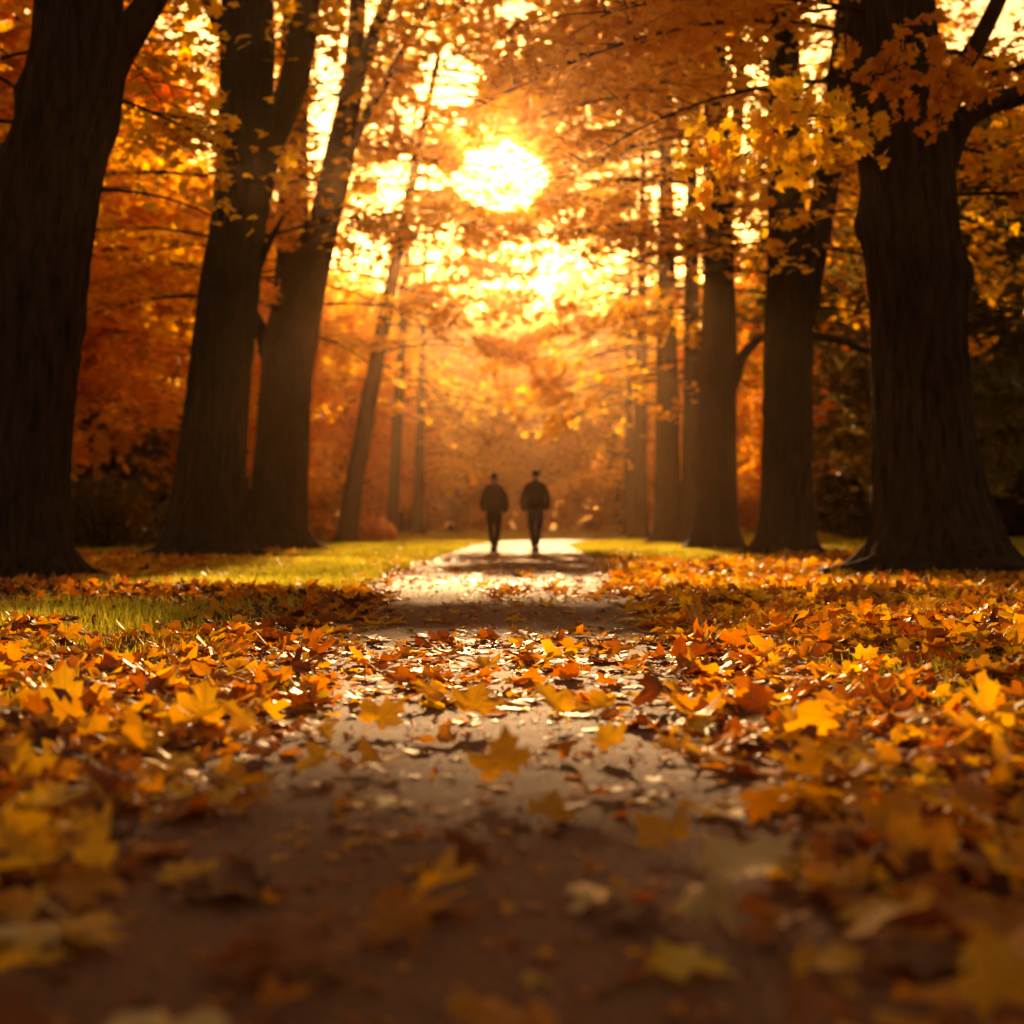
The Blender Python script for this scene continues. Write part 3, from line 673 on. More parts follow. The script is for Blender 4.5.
# ------------------------------------------------------------------ woods behind: four kinds, copied
def wood_tree(name, H, R, zlo, n, tint, mat, seed, tr, leafs=0.34):
    rng = np.random.default_rng(seed)
    e = empty(name, (0, 0, 0))
    mb = MB()
    ax = [(0, 0, -0.1, tr), (0.1, 0, H * 0.25, tr * 0.8), (0.25 * rng.normal(), 0.2, H * 0.5, tr * 0.6), (0.3, 0, H * 0.9, tr * 0.12)]
    trunk_mesh(mb, ax, seg=14, n=24, flare=0.4, seed=seed)
    P = []; 
    nb = 34
    for k in range(nb):
        f = (k + rng.random()) / nb; z = zlo + (H - zlo) * f
        az = k * 2.399 + rng.normal(0, .3); L = R * (0.45 + 0.75 * math.sin(math.pi * min(1, f * 0.75 + 0.22))) * rng.uniform(0.6, 1.1)
        C = np.array([(0.1, 0, z - 0.2), (math.sin(az) * L * .5, math.cos(az) * L * .5, z + L * .18), (math.sin(az) * L, math.cos(az) * L, z + L * 0.12)])
        tube(mb, C, np.array([tr * .28, tr * .15, 0.015]), 5)
        nl = n // nb; s = rng.random(nl) ** 0.6
        c = C[0] + (C[2] - C[0]) * s[:, None]; c[:, 2] += 0.18 * L * 4 * s * (1 - s) * .5
        # clumps along the limb
        nc_ = 7; cc = c[rng.integers(0, nl, nc_)] + rng.normal(0, 0.28, (nc_, 3)) * [1, 1, .6]
        P.append(cc[rng.integers(0, nc_, nl)] + rng.normal(0, 1, (nl, 3)) * np.array([0.55, 0.55, 0.30]))
    mb.build("trunk", M_bark, e)
    P = np.concatenate(P)
    ti = np.clip(tint + 0.5 * (noise3(P[:, 0] * .5 + seed, P[:, 1] * .5, P[:, 2] * .6) - .5) + rng.normal(0, .07, len(P)), 0.03, .97)
    V, Fc, tn, _ = leaves(P, leafs * rng.uniform(.6, 1.2, len(P)), ti, rng.uniform(0, 6.28, len(P)), rng.normal(0, .8, len(P)), rng.uniform(0, 6.28, len(P)), rng.normal(-.3, .3, len(P)), T_FAR, rng)
    mesh_obj("crown", V, Fc, mat, e, attrs={"tint": tn}, smooth=False)
    return e
def copy_tree(e):
    c = e.copy(); COL.objects.link(c)
    for ch in list(e.children):
        k = ch.copy(); COL.objects.link(k); k.parent = c
    return c
protos = [(wood_tree("wood_tree", 13, 4.2, 2.2, 9000, 0.74, M_crown, 21, 0.30), "orange"),
          (wood_tree("wood_tree", 14, 4.0, 3.0, 9000, 0.58, M_crown, 22, 0.34), "rust-brown"),
          (wood_tree("wood_tree", 12, 4.4, 1.6, 9000, 0.80, M_crown, 23, 0.26), "golden"),
          (wood_tree("wood_tree", 13, 4.4, 1.6, 9000, 0.45, M_olive, 24, 0.30), "olive-green")]
spots = []   # x, y, kind, scale
rng = np.random.default_rng(77)
for (x, y, k, s) in [
    (-10.5, 30, 1, .95), (-12, 40, 0, 1.0), (-9.5, 50, 2, .95), (-14.5, 52, 3, 1.1), (-17, 44, 1, 1.15), (-11, 62, 0, 1.0), (-16, 66, 1, 1.2), (-22, 60, 0, 1.2), (-25, 74, 2, 1.3),
    (-9, 78, 0, .95), (-15, 84, 1, 1.2), (-21, 92, 0, 1.3), (-30, 96, 1, 1.4), (-7.5, 96, 2, .95), (-12, 108, 0, 1.1), (-19, 116, 1, 1.3), (-34, 118, 0, 1.4), (-27, 108, 3, 1.3),
    (10.5, 36, 3, .9), (13.5, 44, 3, 1.0), (11, 54, 0, .95), (17, 56, 3, 1.15), (22, 64, 3, 1.2), (13, 70, 0, 1.0), (19, 78, 1, 1.2), (27, 84, 0, 1.3), (33, 92, 3, 1.3),
    (12, 98, 0, 1.0), (21, 104, 1, 1.2), (29, 114, 0, 1.3), (38, 112, 1, 1.4),
    (-5.2, 128, 1, 1.3), (2.5, 132, 0, 1.35), (9.5, 128, 1, 1.35), (14, 124, 1, 1.1), (-8.5, 126, 1, 1.35), (-1, 140, 0, 1.5), (3.2, 142, 1, 1.45), (-14, 132, 0, 1.2), (20, 134, 1, 1.2), (28, 140, 0, 1.3), (-24, 136, 1, 1.3), (-34, 142, 0, 1.4), (38, 138, 3, 1.4)]:
    spots.append((x, y, k, s))
spots.sort(key=lambda q: q[0] / q[1])
ORD = ["", "second ", "third ", "fourth ", "fifth ", "sixth ", "seventh ", "eighth ", "ninth ", "tenth ", "eleventh ", "twelfth ", "thirteenth ", "fourteenth ", "fifteenth ", "sixteenth ", "seventeenth ", "eighteenth ", "nineteenth ", "twentieth "]
seen = {}; usedp = set()
for (x, y, k, s) in spots:
    kind = protos[k][1]; band = "near" if y < 60 else ("middle" if y < 105 else "farthest")
    key = (kind, band); c = seen.get(key, 0); seen[key] = c + 1
    e = protos[k][0] if k not in usedp else copy_tree(protos[k][0]); usedp.add(k)
    e.location = (x, y, 0); e.scale = (s, s, s); e.rotation_euler = (0, 0, rng.uniform(0, 6.28))
    tag(e, "%s%s tree from the left in the %s row of the wood behind" % (ORD[c] if c else "first ", kind, band), "tree", "woodland trees behind the avenue")

# the far edge of the wood reads as one mass
rng = np.random.default_rng(61); P = []; mb = MB()
for k in range(95):
    x_ = -120 + 240 * (k + rng.random()) / 95; y_ = rng.uniform(146, 172); H = rng.uniform(22, 25) if abs(x_) < 5 else (rng.uniform(27, 30.5) if abs(x_) < 45 else rng.uniform(20, 25))
    tube(mb, np.array([(x_, y_, -.2), (x_ + .3, y_, H * .5), (x_, y_, H)]), np.array([.35, .22, .05]), 7)
    n_ = 900; q = rng.normal(0, 1, (n_, 3)); q /= np.linalg.norm(q, axis=1)[:, None]
    q = q * (rng.random(n_)[:, None] ** .4) * [3.2, 3.2, H * .46] + [x_, y_, H * .54]
    P.append(q + 0.8 * (np.stack([noise3(q[:, 0] * .7, q[:, 1], q[:, 2] * .7 + j) for j in (1, 9, 17)], 1) - .5) * 2)
q = rng.random((30000, 3)) * [250, 12, 1] + [-125, 124, 0]
q[:, 2] = .1 + (3.2 + 3 * noise3(q[:, 0] * .2, q[:, 1] * .3, 1.)) * rng.random(len(q)); P.append(q)
P = np.concatenate(P); P = P[P[:, 2] > .1]
V, Fc, tn, _ = leaves(P, rng.uniform(.5, 1.1, len(P)), np.clip(.52 + .5 * (noise3(P[:, 0] * .2, P[:, 1] * .2, P[:, 2] * .2) - .5) + rng.normal(0, .06, len(P)), .03, .97),
                      rng.uniform(0, 6.28, len(P)), rng.normal(.6, .7, len(P)), rng.uniform(0, 6.28, len(P)), rng.normal(-.3, .3, len(P)), T_FAR, rng)
fw = mesh_obj("far_wood", np.concatenate([V] + mb.V), Fc, M_crown, attrs={"tint": np.concatenate([tn, np.full(mb.n, .05)])}, smooth=False,
              quads=np.concatenate(mb.Q) + len(V))
tag(fw, "far-off edge of the autumn wood closing the view beyond the lawns", "wood", kind="stuff")

# ------------------------------------------------------------------ shrubs
def shrub(name, loc, rx, ry, h, n, tint, mat, label, seed, leafs=0.11, T=T_LO, group=None):
    rng = np.random.default_rng(seed); e = empty(name, loc); tag(e, label, "shrub", group)
    mb = MB(); P = []; L0 = np.array(loc)
    for k in range(16):
        az = rng.uniform(0, 6.28); r = rng.uniform(.2, .9)
        tip = L0 + np.array([math.sin(az) * rx * r, math.cos(az) * ry * r, h * rng.uniform(.55, 1.0)])
        C = np.array([L0 + rng.normal(0, .08, 3) * [1, 1, 0], L0 + (tip - L0) * .5 + [0, 0, .1 * h], tip])
        tube(mb, C, np.array([.02, .013, .004]), 5)
    k = rng.normal(0, 1, (n, 3)); k /= np.linalg.norm(k, axis=1)[:, None]
    rr = rng.random(n) ** 0.45
    P = L0 + np.stack([k[:, 0] * rx, k[:, 1] * ry, np.abs(k[:, 2]) * h * 0.85 + 0.1 * h], 1) * rr[:, None]
    g = noise3(P[:, 0] * 1.6, P[:, 1] * 1.6, P[:, 2] * 1.6 + seed); P = P[g > 0.38]
    ti = np.clip(tint + .5 * (noise3(P[:, 0], P[:, 1], P[:, 2] + seed) - .5) + rng.normal(0, .1, len(P)), .03, .97)
    mb.build("stems", M_twig, e)
    V, Fc, tn, _ = leaves(P, leafs * rng.uniform(.6, 1.3, len(P)), ti, rng.uniform(0, 6.28, len(P)), rng.normal(.3, .7, len(P)), rng.uniform(0, 6.28, len(P)), rng.normal(-.3, .3, len(P)), T, rng)
    mesh_obj("foliage", V, Fc, mat, e, attrs={"tint": tn}, smooth=False)
G_SH = "bushes under the left-hand maples"
shrub("shrub", (-9.2, 32, 0), 1.5, 1.2, 1.9, 5000, .30, M_olive, "tall brown-leaved bush between the left edge maple and the second maple", 31, .10, group=G_SH)
shrub("shrub", (-7.4, 33, 0), 1.1, 1.0, 1.5, 3500, .35, M_olive, "lower brown bush touching the left side of the second maple's trunk", 32, .10, group=G_SH)
shrub("shrub", (-6.6, 44, 0), 1.2, 1.0, 1.1, 3000, .40, M_crown, "low russet bush right behind the forked third maple", 33, .11, group=G_SH)
shrub("shrub", (-4.9, 47, 0), 1.2, 1.0, 1.0, 3000, .48, M_crown, "low orange bush at the foot of the leaning maple", 34, .11, group=G_SH)
shrub("shrub", (-10.6, 28, 0), 1.2, 1.2, 1.7, 3500, .22, M_olive, "dark bush half hidden behind the leftmost maple trunk", 35, .10, group=G_SH)
shrub("shrub", (-8.0, 56, 0), 1.6, 1.2, 1.3, 3000, .38, M_crown, "hazy brown bush farther back, between the third and leaning maples", 36, .14, T_FAR, group=G_SH)
shrub("evergreen_bush", (14.0, 58, 0), 2.1, 2.0, 4.3, 16000, .3, M_green, "big dark green bush on the far lawn beside the huge right maple", 37, .16, T_FAR)
shrub("evergreen_bush", (22.5, 62, 0), 2.4, 2.0, 2.6, 9000, .25, M_green, "low dark green bush at the right edge of the far lawn", 38, .16, T_FAR)

# ------------------------------------------------------------------ grass
def grass(name, n, sampler, h0, h1, seed, label):
    rng = np.random.default_rng(seed); x, y, keep = sampler(rng, n); x = x[keep]; y = y[keep]; n = len(x)
    h = rng.uniform(h0, h1, n); a = rng.uniform(0, 6.283, n); lean = rng.normal(0, .4, n) * h; wv = 0.0022 + 0.0003 * y
    z = soil_z(x, y) - .005
    dx, dy = np.cos(a), np.sin(a); lx, ly = np.cos(a + 1.2) * lean, np.sin(a + 1.2) * lean
    V = np.stack([np.stack([x - dx * wv, y - dy * wv, z], 1), np.stack([x + dx * wv, y + dy * wv, z], 1),
                  np.stack([x + dx * wv * .7 + lx * .4, y + dy * wv * .7 + ly * .4, z + h * .6], 1),
                  np.stack([x - dx * wv * .7 + lx * .4, y - dy * wv * .7 + ly * .4, z + h * .6], 1),
                  np.stack([x + lx, y + ly, z + h], 1)], 1).reshape(-1, 3)
    i = np.arange(n)[:, None, None] * 5
    Fc = (i + np.array([(0, 1, 2), (0, 2, 3), (3, 2, 4)])[None]).reshape(-1, 3)
    tn = np.repeat(np.clip(.45 + .5 * (noise3(x * .6, y * .4, 3.3) - .5) + rng.normal(0, .15, n), .03, .97), 5)
    tag(mesh_obj(name, V, Fc, M_grass, attrs={"tint": tn}, smooth=False), label, "grass", kind="stuff")
def s1(rng, n):
    y = 3.5 + 36 * rng.random(n) ** 1.4; x = (rng.random(n) * 2 - 1) * np.minimum(0.42 * y + 1.0, 12)
    off = np.abs(x - path_x(y)) - path_hw(y) * (0.85 + .3 * noise3(x * 2, y * 2, 6.6))
    k = (off > 0) & (rng.random(n) < np.clip(1.35 - 1.25 * cover(x, y), .06, 1)) & (noise3(x * 1.1, y * .9, 12.) > .22)
    return x, y, k
grass("grass", 330000, s1, .04, .12, 41, "green and straw lawn grass beside the path, thin under the fallen leaves")

def s2(rng, n):
    y = 30 + 75 * rng.random(n) ** 1.3; x = (rng.random(n) * 2 - 1) * np.minimum(0.40 * y, 26)
    return x, y, np.abs(x - path_x(y)) > path_hw(y) * (.95 + .1 * noise3(x, y, 6.6))
grass("grass", 130000, s2, .04, .08, 42, "sunlit far lawns on both sides of the bend of the path")

# a straw tuft among the right-hand leaves
def tuft(px, py, n, h, label, seed, name="grass_tuft"):
    rng = np.random.default_rng(seed); b = gpt(px, py); mb = MB(); z0 = mound(np.array([b[0]]), np.array([b[1]]))[0]
    b[2] = soil_z(np.array([b[0]]), np.array([b[1]]))[0]
    for k in range(n):
        a = rng.uniform(0, 6.28); L = h * rng.uniform(.5, 1.1); l = L * rng.uniform(.2, .8)
        p0 = b + rng.normal(0, .02, 3) * [1, 1, 0]; C = np.array([p0, p0 + [math.cos(a) * l * .35, math.sin(a) * l * .35, L * .65], p0 + [math.cos(a) * l, math.sin(a) * l, L * .8]])
        tube(mb, spline(C, 6), np.linspace(.0022, .0006, 6), 4)
    V = np.concatenate(mb.V); tn = np.full(len(V), .9)
    tag(mesh_obj(name, V, None, M_grass, quads=np.concatenate(mb.Q), attrs={"tint": tn}, origin=b), label, "grass tuft", "straw tufts among the leaves")
tuft(925, 640, 60, .26, "pale wiry grass tuft among leaves in front of the huge right maple", 1)
tuft(765, 592, 22, .22, "small straw tuft on the sunny leaves left of the huge right maple", 2)
tuft(840, 583, 20, .24, "thin straw tuft close to the left roots of the huge right maple", 3)
tuft(30, 668, 50, .16, "green grass tuft at the left edge of the photo above the yellow leaf", 4)

# ------------------------------------------------------------------ fallen leaves
M_LEAFS = M_litter
def cname(t): return "dark brown" if t < .16 else "rust-red" if t < .36 else "orange" if t < .58 else "golden orange" if t < .76 else "yellow"
N = 260000
rng = np.random.default_rng(51)
y = 0.9 + 37 * rng.random(N) ** 1.75; x = (rng.random(N) * 2 - 1) * (0.40 * y + 0.7)
dens = cover(x, y)
# candidates per square metre fall with distance: thin the near ones so that cover stays even
rho = N / (37 * 1.75 * ((y - .9 + 1e-3) / 37) ** (.75 / 1.75)) / (2 * (0.40 * y + .7)) 
want = np.clip(300 * dens ** 1.25, 0, 600) * np.interp(y, [0, 14, 30], [1, .9, .5])
keep = rng.random(N) < want / rho
x = x[keep]; y = y[keep]; dens = dens[keep]; n = len(x)
bed = mound(x, y)
z = soil_z(x, y) + 0.02 + bed * 1.2 * rng.random(n) ** .6 + 0.02 * dens * rng.random(n)
tint = np.clip(np.where(rng.random(n) < .38, rng.normal(.80, .08, n), np.where(rng.random(n) < .55, rng.normal(.52, .1, n), rng.normal(.24, .09, n))), .02, .97)
shade_red = np.exp(-((y - 9.5) / 2.6) ** 2) * (x < -.8); tint = np.clip(tint - .28 * shade_red, .02, 1)  # shaded band left of the path put into the leaf tint as redder rust
size = rng.uniform(.06, .135, n) * np.interp(y, [0, 10, 30], [1, 1.05, 1.4])
tilt = np.abs(np.where(rng.random(n) < .14, rng.normal(.55, .25, n), rng.normal(0, .22, n))) * np.clip(.35 + dens, 0, 1.2); z = z + size * .30 * np.sin(np.minimum(tilt, 1.3))
P = np.stack([x, y, z], 1); px, py = pix(P)
rank = size / y * ((px > -20) & (px < 1044) & (py < 1040))
yaw = rng.uniform(0, 6.283, n); spin = rng.uniform(0, 6.283, n); curl = rng.normal(.05, .38, n)
heros = [  # px, py, width px, tint, tilt toward camera, spin, curl, material, label
 (65, 704, 56, .88, 1.15, .2, .2, 0, "large bright yellow maple leaf propped upright near the left edge"),
 (205, 716, 50, .86, 1.1, -.3, .3, 0, "yellow maple leaf standing in the litter, left one of an upright pair"),
 (238, 722, 48, .84, 1.0, .5, .1, 0, "yellow maple leaf standing in the litter, right one of an upright pair"),
 (145, 745, 46, .86, .9, 1.8, -.2, 0, "yellow leaf tipped on its side below the upright pair on the left"),
 (97, 866, 52, .87, 1.25, .1, .5, 0, "glowing yellow leaf standing upright, blurred, in the lower left"),
 (312, 762, 40, .82, .7, 2.4, .2, 0, "yellow leaf at the left fringe of the bare path"),
 (165, 686, 44, .84, .8, .9, .2, 0, "broad yellow leaf lying behind the upright pair"),
 (505, 772, 62, .76, .85, .3, .5, 0, "golden leaf raised off the middle of the path over its own dark shadow"),
 (476, 710, 52, .80, .75, -.4, .2, 0, "golden maple leaf on the path, left of the brightest leaf in the middle"),
 (550, 710, 46, .84, .85, .2, .2, 0, "bright yellow maple leaf on the middle of the path"),
 (430, 690, 44, .82, .7, .8, .1, 0, "yellow leaf on the path below the walkers, on the left"),
 (388, 714, 54, .80, .7, -.9, .2, 0, "yellow leaf where the left litter meets the path"),
 (606, 743, 34, .82, .8, .6, .6, 0, "small curled yellow leaf on the right half of the path"),
 (560, 744, 40, .55, .3, 2.2, -.6, 0, "flat orange leaf on the path beside the small curled yellow one"),
 (672, 741, 42, .80, .4, 1.2, .3, 0, "flat yellow leaf at the right side of the path"),
 (716, 708, 26, .84, 1.1, .1, .3, 0, "small upright yellow leaf in the right litter"),
 (798, 720, 50, .84, .6, .9, .1, 0, "large yellow leaf lying on the right litter"),
 (906, 711, 24, .88, 1.1, .2, .2, 0, "small bright yellow leaf upright far right"),
 (962, 738, 60, .80, .8, .7, .3, 0, "golden leaf near the right edge of the photo"),
 (655, 694, 40, .16, .9, .3, -.6, 0, "dark red-brown leaf curled up right of the path"),
 (655, 826, 66, .68, .6, 1.0, .2, 0, "orange leaf on the shaded right side of the path"),
 (592, 880, 84, .40, .15, 1.4, -.3, 1, "pale tan leaf lying flat on the shaded path"),
 (752, 864, 108, .70, .35, -.5, .25, 1, "large pale yellow leaf lying on dark litter lower right"),
 (700, 912, 70, .3, .3, 2.6, -.6, 1, "tan leaf arched over the dark path lower right"),
 (742, 794, 60, .6, .1, .8, -.2, 1, "pale brown leaf lying flat above the large pale yellow one"),
 (466, 842, 62, .24, .8, .5, -.7, 0, "crumpled brown leaf alone on the path"),
 (549, 805, 54, .66, .5, -.8, .2, 0, "orange leaf in the shade just right of the raised golden leaf"),
 (290, 915, 190, .26, .35, .2, -.4, 0, "big rust-coloured leaf, blurred, left of the dark path"),
 (395, 912, 90, .46, .4, 1.0, .2, 0, "orange-brown leaf leaning on the big rust leaf"),
 (182, 858, 76, .78, .25, 1.5, -.1, 0, "flat yellow leaf right of the glowing upright leaf, lower left"),
 (42, 812, 48, .76, 1.0, .2, .4, 0, "round golden leaf standing near the left edge, above the pale glaring one"),
 (30, 922, 84, .9, .1, 1.3, -.15, 1, "leaf with white sun glare painted pale at the lower left edge"),  # sun glare put into the pale material
 (100, 776, 44, .9, .1, .9, -.1, 1, "small pale leaf shining white among dark leaves on the left"),
 (20, 862, 70, .80, .9, .5, .2, 0, "golden leaf cut by the left edge of the photo"),
 (500, 1000, 130, .55, .2, .4, .2, 0, "dim orange leaf, much blurred, at the bottom centre"),
 (160, 1005, 160, .5, .2, 1.1, -.1, 1, "pale tan leaf, much blurred, in the bottom left corner"),
 (900, 822, 70, .62, .8, .3, .3, 0, "large orange leaf standing in the right litter"),
 (990, 985, 110, .72, .9, .6, .2, 0, "orange leaf in the bottom right corner"),
 (935, 905, 80, .34, .7, 2.1, -.3, 0, "rust leaf on the lower right litter"),
 (390, 795, 40, .7, .2, .4, -.2, 1, "pale leaf catching the sun at the left of the bare path"),
]
G_LF = "fallen maple leaves close to the camera"
def one_leaf(P, size, tint, yaw, tilt, spin, curl, mat, label, seed):
    r = np.random.default_rng(seed)
    V, Fc, tn, luv = leaves(np.array([P]), np.array([size]), np.array([tint]), np.array([yaw]), np.array([tilt]), np.array([spin]), np.array([curl]), T_HI, r, .07)
    zf = np.interp(0, [0], [0.012]); lo = V[:, 2].min()
    if lo < 0.022: V[:, 2] += 0.022 - lo
    tag(mesh_obj("fallen_leaf", V, Fc, mat, attrs={"tint": tn, "luv": luv}, origin=P), label, "leaf", G_LF)
for i, (hx, hy, wd, tn_, tl, sp_, cu, mt, lab) in enumerate(heros):
    g = gpt(hx, hy + wd * .25, 0.03); sz = wd * g[1] / F / 1.15; sz = min(max(sz, .07), .155)
    g[2] += mound(g[:1], g[1:2])[0] + sz * .38 * math.sin(tl)
    one_leaf(g, sz, tn_, 0.85 * math.sin(i * 7.1), tl * .8, sp_, cu, M_pale if mt else M_LEAFS, lab, 900 + i)
order = np.argsort(-rank); NI = 258; ind = order[:NI]
# labels for the plain near leaves: colour, side, and order from the left within a level band of the photo
band = np.clip(((py[ind] - 700) / 54).astype(int), 0, 5)
bandn = ["level with the pair of upright yellow leaves", "level with the raised golden leaf", "level with the lone crumpled brown leaf",
         "level with the large pale yellow leaf", "level with the big rust leaf", "in the lowest, most blurred row"]
numw = ["first", "second", "third", "fourth", "fifth", "sixth", "seventh", "eighth", "ninth", "tenth", "eleventh", "twelfth", "thirteenth", "fourteenth", "fifteenth", "sixteenth", "seventeenth", "eighteenth", "nineteenth", "twentieth"]
numw += ["twenty-" + q for q in numw[:9]] + ["thirtieth"] + ["thirty-" + q for q in numw[:9]]
cs = {}
for q in sorted(range(NI), key=lambda q: px[ind[q]]):
    i = ind[q]; c_ = cname(tint[i]); k_ = (c_, band[q]); c0 = cs.get(k_, 0); cs[k_] = c0 + 1
    lab = "%s %s leaf from the left, %s" % (numw[min(c0, len(numw) - 1)], c_, bandn[band[q]])
    one_leaf(P[i], size[i], tint[i], yaw[i], tilt[i], spin[i], curl[i], M_LEAFS, lab, 2000 + q)
rest = np.ones(n, bool); rest[ind] = False
nearm = rest & (y < 13); farm = rest & (y >= 13)
out_ = []; off = 0
oval = rng.random(n) < .16
for msk, T in ((nearm & ~oval, T_HI), (nearm & oval, T_OVAL), (farm, T_LO)):
    V, Fc, tn, luv = leaves(P[msk], size[msk] * (1.0 if T is T_HI else 1.1 if T is T_LO else .85), tint[msk], yaw[msk], tilt[msk], spin[msk], curl[msk], T, rng, .06)
    out_.append((V, Fc + off, tn, luv)); off += len(V)
nf = 3800; fy = 1.0 + 24 * rng.random(nf) ** 1.5; fx = path_x(fy) + rng.normal(0, .62, nf)
V, Fc, tn, luv = leaves(np.stack([fx, fy, soil_z(fx, fy) + .024 + 0 * fx], 1), rng.uniform(.012, .045, nf), np.clip(rng.normal(.4, .22, nf), .02, .95), rng.uniform(0, 6.28, nf),
                        rng.normal(0, .35, nf), rng.uniform(0, 6.28, nf), rng.normal(0, .6, nf), T_LO, rng)
out_.append((V, Fc + off, tn, luv)); off += len(V)
tag(mesh_obj("leaf_litter", np.concatenate([o[0] for o in out_]), np.concatenate([o[1] for o in out_]), M_LEAFS,
    attrs={"tint": np.concatenate([o[2] for o in out_]), "luv": np.concatenate([o[3] for o in out_])}, smooth=False),
    "deep litter of orange, yellow and rust maple leaves along both sides of the path", "leaf litter", kind="stuff")
print("crown leaves", cnt, "litter leaves", n, "near", nearm.sum())

# fallen twigs: their sunlit highlights are put into the pale colour
def twig(name, pts, r, label, seed):
    mb = MB(); g = [gpt(a, b_, 0.0) + [0, 0, c_] for a, b_, c_ in pts]; C = spline(np.array(g), 12)
    tube(mb, C, np.linspace(r, r * .4, 12), 6)
    e = C[7] + np.array([.05, .03, .01]); tube(mb, np.array([C[6], (C[6] + e) / 2, e]), np.array([r * .5, r * .4, r * .2]), 5)
    V = np.concatenate(mb.V); mesh = mesh_obj(name, V, None, M_pale, quads=np.concatenate(mb.Q), attrs={"tint": np.full(len(V), .9)}, origin=C[0])
    tag(mesh, label, "twig", "fallen twigs with sunlit shine painted pale")
twig("fallen_twig", [(200, 798, .05), (225, 805, .06), (255, 815, .05), (285, 822, .04)], .006, "forked twig with sunlit shine painted pale, on the leaves left of the path", 1)
twig("fallen_twig", [(40, 935, .05), (80, 965, .05), (120, 990, .05)], .004, "thin twig with sunlit shine painted pale, under the glaring leaf in the lower left corner", 2)

# ------------------------------------------------------------------ the two walkers
M_skin = cloth("skin", (0.30, 0.16, 0.10), .6); M_hair = cloth("hair", (0.02, 0.013, 0.01), .8)
M_jack = cloth("dark_jacket", (0.009, 0.006, 0.005)); M_trs = cloth("dark_trousers", (0.02, 0.02, 0.022)); M_jean = cloth("blue_trousers", (0.03, 0.045, 0.075))
M_shoe = cloth("shoe_leather", (0.02, 0.014, 0.01), .6)
def skin_obj(name, verts, edges, radii, mat, parent, levels=2, root=0):
    me = bpy.data.meshes.new(name); me.from_pydata(verts, edges, []); me.materials.append(mat)
    o = bpy.data.objects.new(name, me); COL.objects.link(o); o.parent = parent
    sk = o.modifiers.new("skin", 'SKIN'); sk.use_smooth_shade = True
    sv = me.skin_vertices[0].data
    for i, r in enumerate(radii): sv[i].radius = r if isinstance(r, tuple) else (r, r)
    sv[root].use_root = True
    ss = o.modifiers.new("sub", 'SUBSURF'); ss.levels = levels; ss.render_levels = levels
    return o
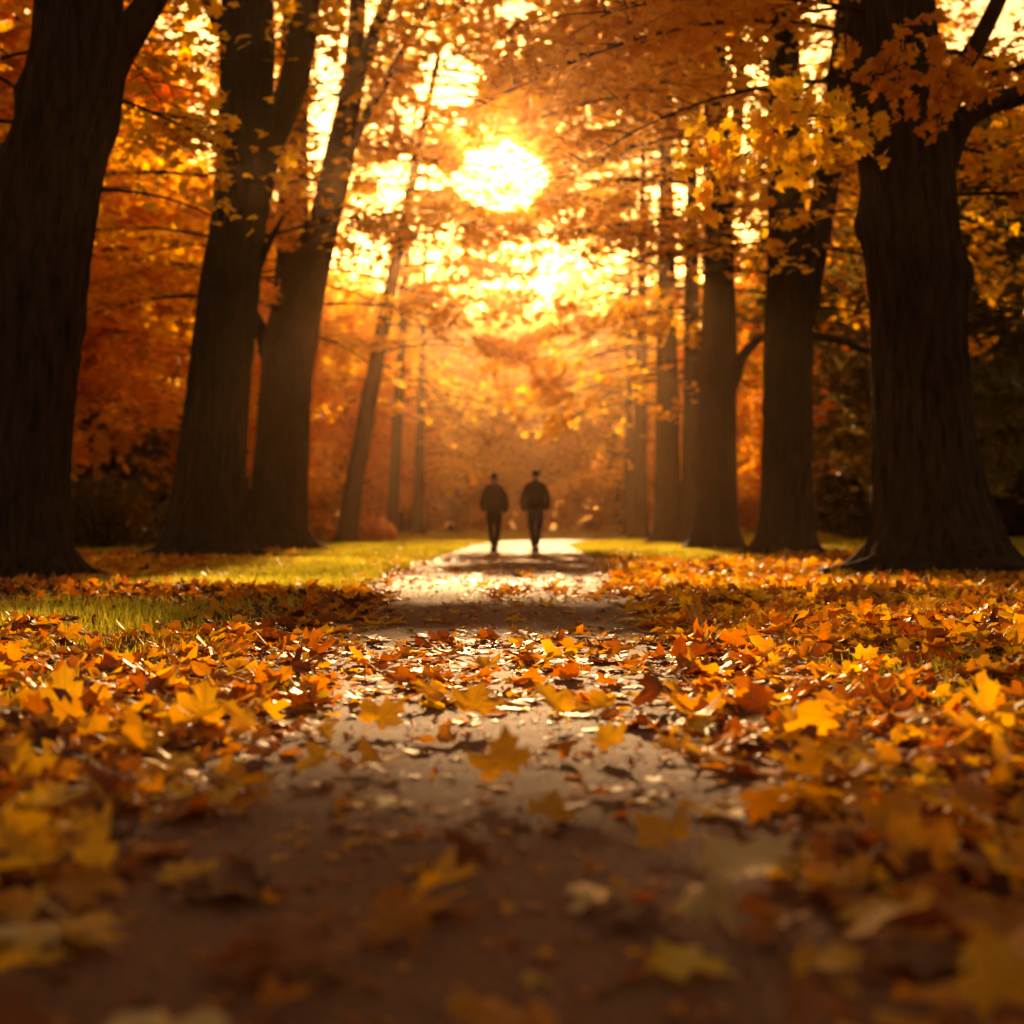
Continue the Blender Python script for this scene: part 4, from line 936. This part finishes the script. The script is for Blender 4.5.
def person(x, y, h, label, trousers, step, hood, seed):
    e = empty("person", (x, y, 0.004)); tag(e, label, "person", None); k = h / 1.75; e.scale = (k, k, k)
    s = step
    # legs: one swings ahead, the other trails on its toes, feet close to one line
    hips = {1: (.09, 0, .93), -1: (-.09, 0, .93)}
    fwd, bak = s, -s
    knee = {fwd: (.082 * fwd, .17, .52), bak: (.075 * bak, .02, .50)}
    ank = {fwd: (.035 * fwd, .26, .09), bak: (.025 * bak, -.22, .16)}
    toe = {fwd: (.04 * fwd, .40, .045), bak: (.04 * bak, -.08, .03)}
    V = [(0, 0, .97), (0, .01, 1.12), (0, .01, 1.30), (0, .0, 1.42), (0, .0, 1.50), (0, .015, 1.56), (0, .02, 1.635), (0, .01, 1.70),
         (0, .105, 1.61)]
    R = [(.13, .10), (.13, .10), (.15, .11), (.10, .08), (.060, .06), (.07, .078), (.086, .10), (.066, .08), (.012, .016)]
    E = [(0, 1), (1, 2), (2, 3), (3, 4), (4, 5), (5, 6), (6, 7), (6, 8)]
    for sd_ in (1, -1):
        i = len(V); V += [(sd_ * .15, -.01, 1.40), (sd_ * .258, -.05 + sd_ * s * .05, 1.09), (sd_ * .25, .06, .96 - .02 * sd_ * s), (sd_ * .20, .19, .93), (sd_ * .19, .25, .91)]
        R += [.05, .034, .026, (.035, .02), (.02, .012)]; E += [(3, i), (i, i + 1), (i + 1, i + 2), (i + 2, i + 3), (i + 3, i + 4)]
        i = len(V); V += [hips[sd_], knee[sd_], ank[sd_], toe[sd_]]; R += [.08, .052, .036, (.035, .025)]
        E += [(0, i), (i, i + 1), (i + 1, i + 2), (i + 2, i + 3)]
    for sd_ in (1, -1):
        i = len(V); V.append((sd_ * .082, .01, 1.62)); R.append((.012, .018)); E.append((6, i))
    skin_obj("body", V, E, R, M_skin, e)
    # jacket: padded, sleeves bent to the pockets
    V = [(0, .0, .81), (0, .0, .96), (0, .0, 1.14), (0, .0, 1.30), (0, -.005, 1.40), (0, -.012, 1.525)]
    wd = 1.06 if hood else .96; R = [(.165 * wd, .14), (.20 * wd, .15), (.215 * wd, .16), (.195 * wd, .155), (.135, .13), (.082, .08)]; E = [(i, i + 1) for i in range(5)]
    for sd_ in (1, -1):
        i = len(V); V += [(sd_ * .15, -.01, 1.375), (sd_ * .225, -.04 + sd_ * s * .03, 1.24), (sd_ * .262, -.05 + sd_ * s * .05, 1.09), (sd_ * .25, .06, .96 - .02 * sd_ * s), (sd_ * .205, .14, .90)]
        R += [.085, .075, .070, .066, .058]; E += [(4, i), (i, i + 1), (i + 1, i + 2), (i + 2, i + 3), (i + 3, i + 4)]
    j = skin_obj("jacket", V, E, R, M_jack, e, root=2)
    if hood:
        skin_obj("hood", [(-.08, -.06, 1.46), (0, -.09, 1.49), (.08, -.06, 1.46)], [(0, 1), (1, 2)], [.045, .055, .045], M_jack, e)
    V = [(0, 0, .95)]; R = [(.14, .11)]; E = []
    for sd_ in (1, -1):
        i = len(V); a, b_ = np.array(knee[sd_]), np.array(ank[sd_])
        V += [hips[sd_], tuple((np.array(hips[sd_]) + a) / 2), knee[sd_], tuple((a + b_) / 2), tuple(b_ + [0, 0, .02])]
        R += [.105, .094, .070, .062, .052]; E += [(0, i), (i, i + 1), (i + 1, i + 2), (i + 2, i + 3), (i + 3, i + 4)]
    skin_obj("trousers", V, E, R, trousers, e)
    for sd_ in (1, -1):
        a, t_ = np.array(ank[sd_]), np.array(toe[sd_])
        skin_obj("shoe", [tuple(a + [0, -.03, -.03]), tuple((a + t_) / 2 + [0, 0, -.02]), tuple(t_ + [0, .02, 0])], [(0, 1), (1, 2)], [(.05, .052), (.055, .042), (.046, .03)], M_shoe, e)
    skin_obj("hair", [(0, -.03, 1.60), (0, -.015, 1.67), (0, .02, 1.705)], [(0, 1), (1, 2)], [(.078, .062), (.086, .090), (.066, .074)], M_hair, e)
person((494 - 512) / F * 29.2, 29.2, 1.655, "left walker in dark padded jacket and dark trousers, hands in pockets, mid stride", M_trs, 1, False, 1)
person((535.5 - 512) / F * 29.0, 29.0, 1.715, "right walker, slightly taller, in dark padded jacket and blue trousers", M_jean, -1, True, 2)

# ------------------------------------------------------------------ haze: one closed box of golden mist
bx = np.array([(x_, y_, z_) for z_ in (-1.2, 34) for y_ in (-45, 510) for x_ in (-310, 310)], float)
m, nt, o = mat_new("haze")
pv = nd(nt, "ShaderNodeVolumePrincipled"); pv.inputs["Color"].default_value = HAZE_COLOR
pv.inputs["Density"].default_value = HAZE_DENSITY; pv.inputs["Anisotropy"].default_value = 0.92
nt.links.new(pv.outputs[0], o.inputs["Volume"])
hz = mesh_obj("haze", bx, None, m, quads=[(0, 2, 3, 1), (4, 5, 7, 6), (0, 1, 5, 4), (2, 6, 7, 3), (0, 4, 6, 2), (1, 3, 7, 5)], smooth=False)
tag(hz, "golden evening mist hanging under the trees", "haze", kind="stuff")
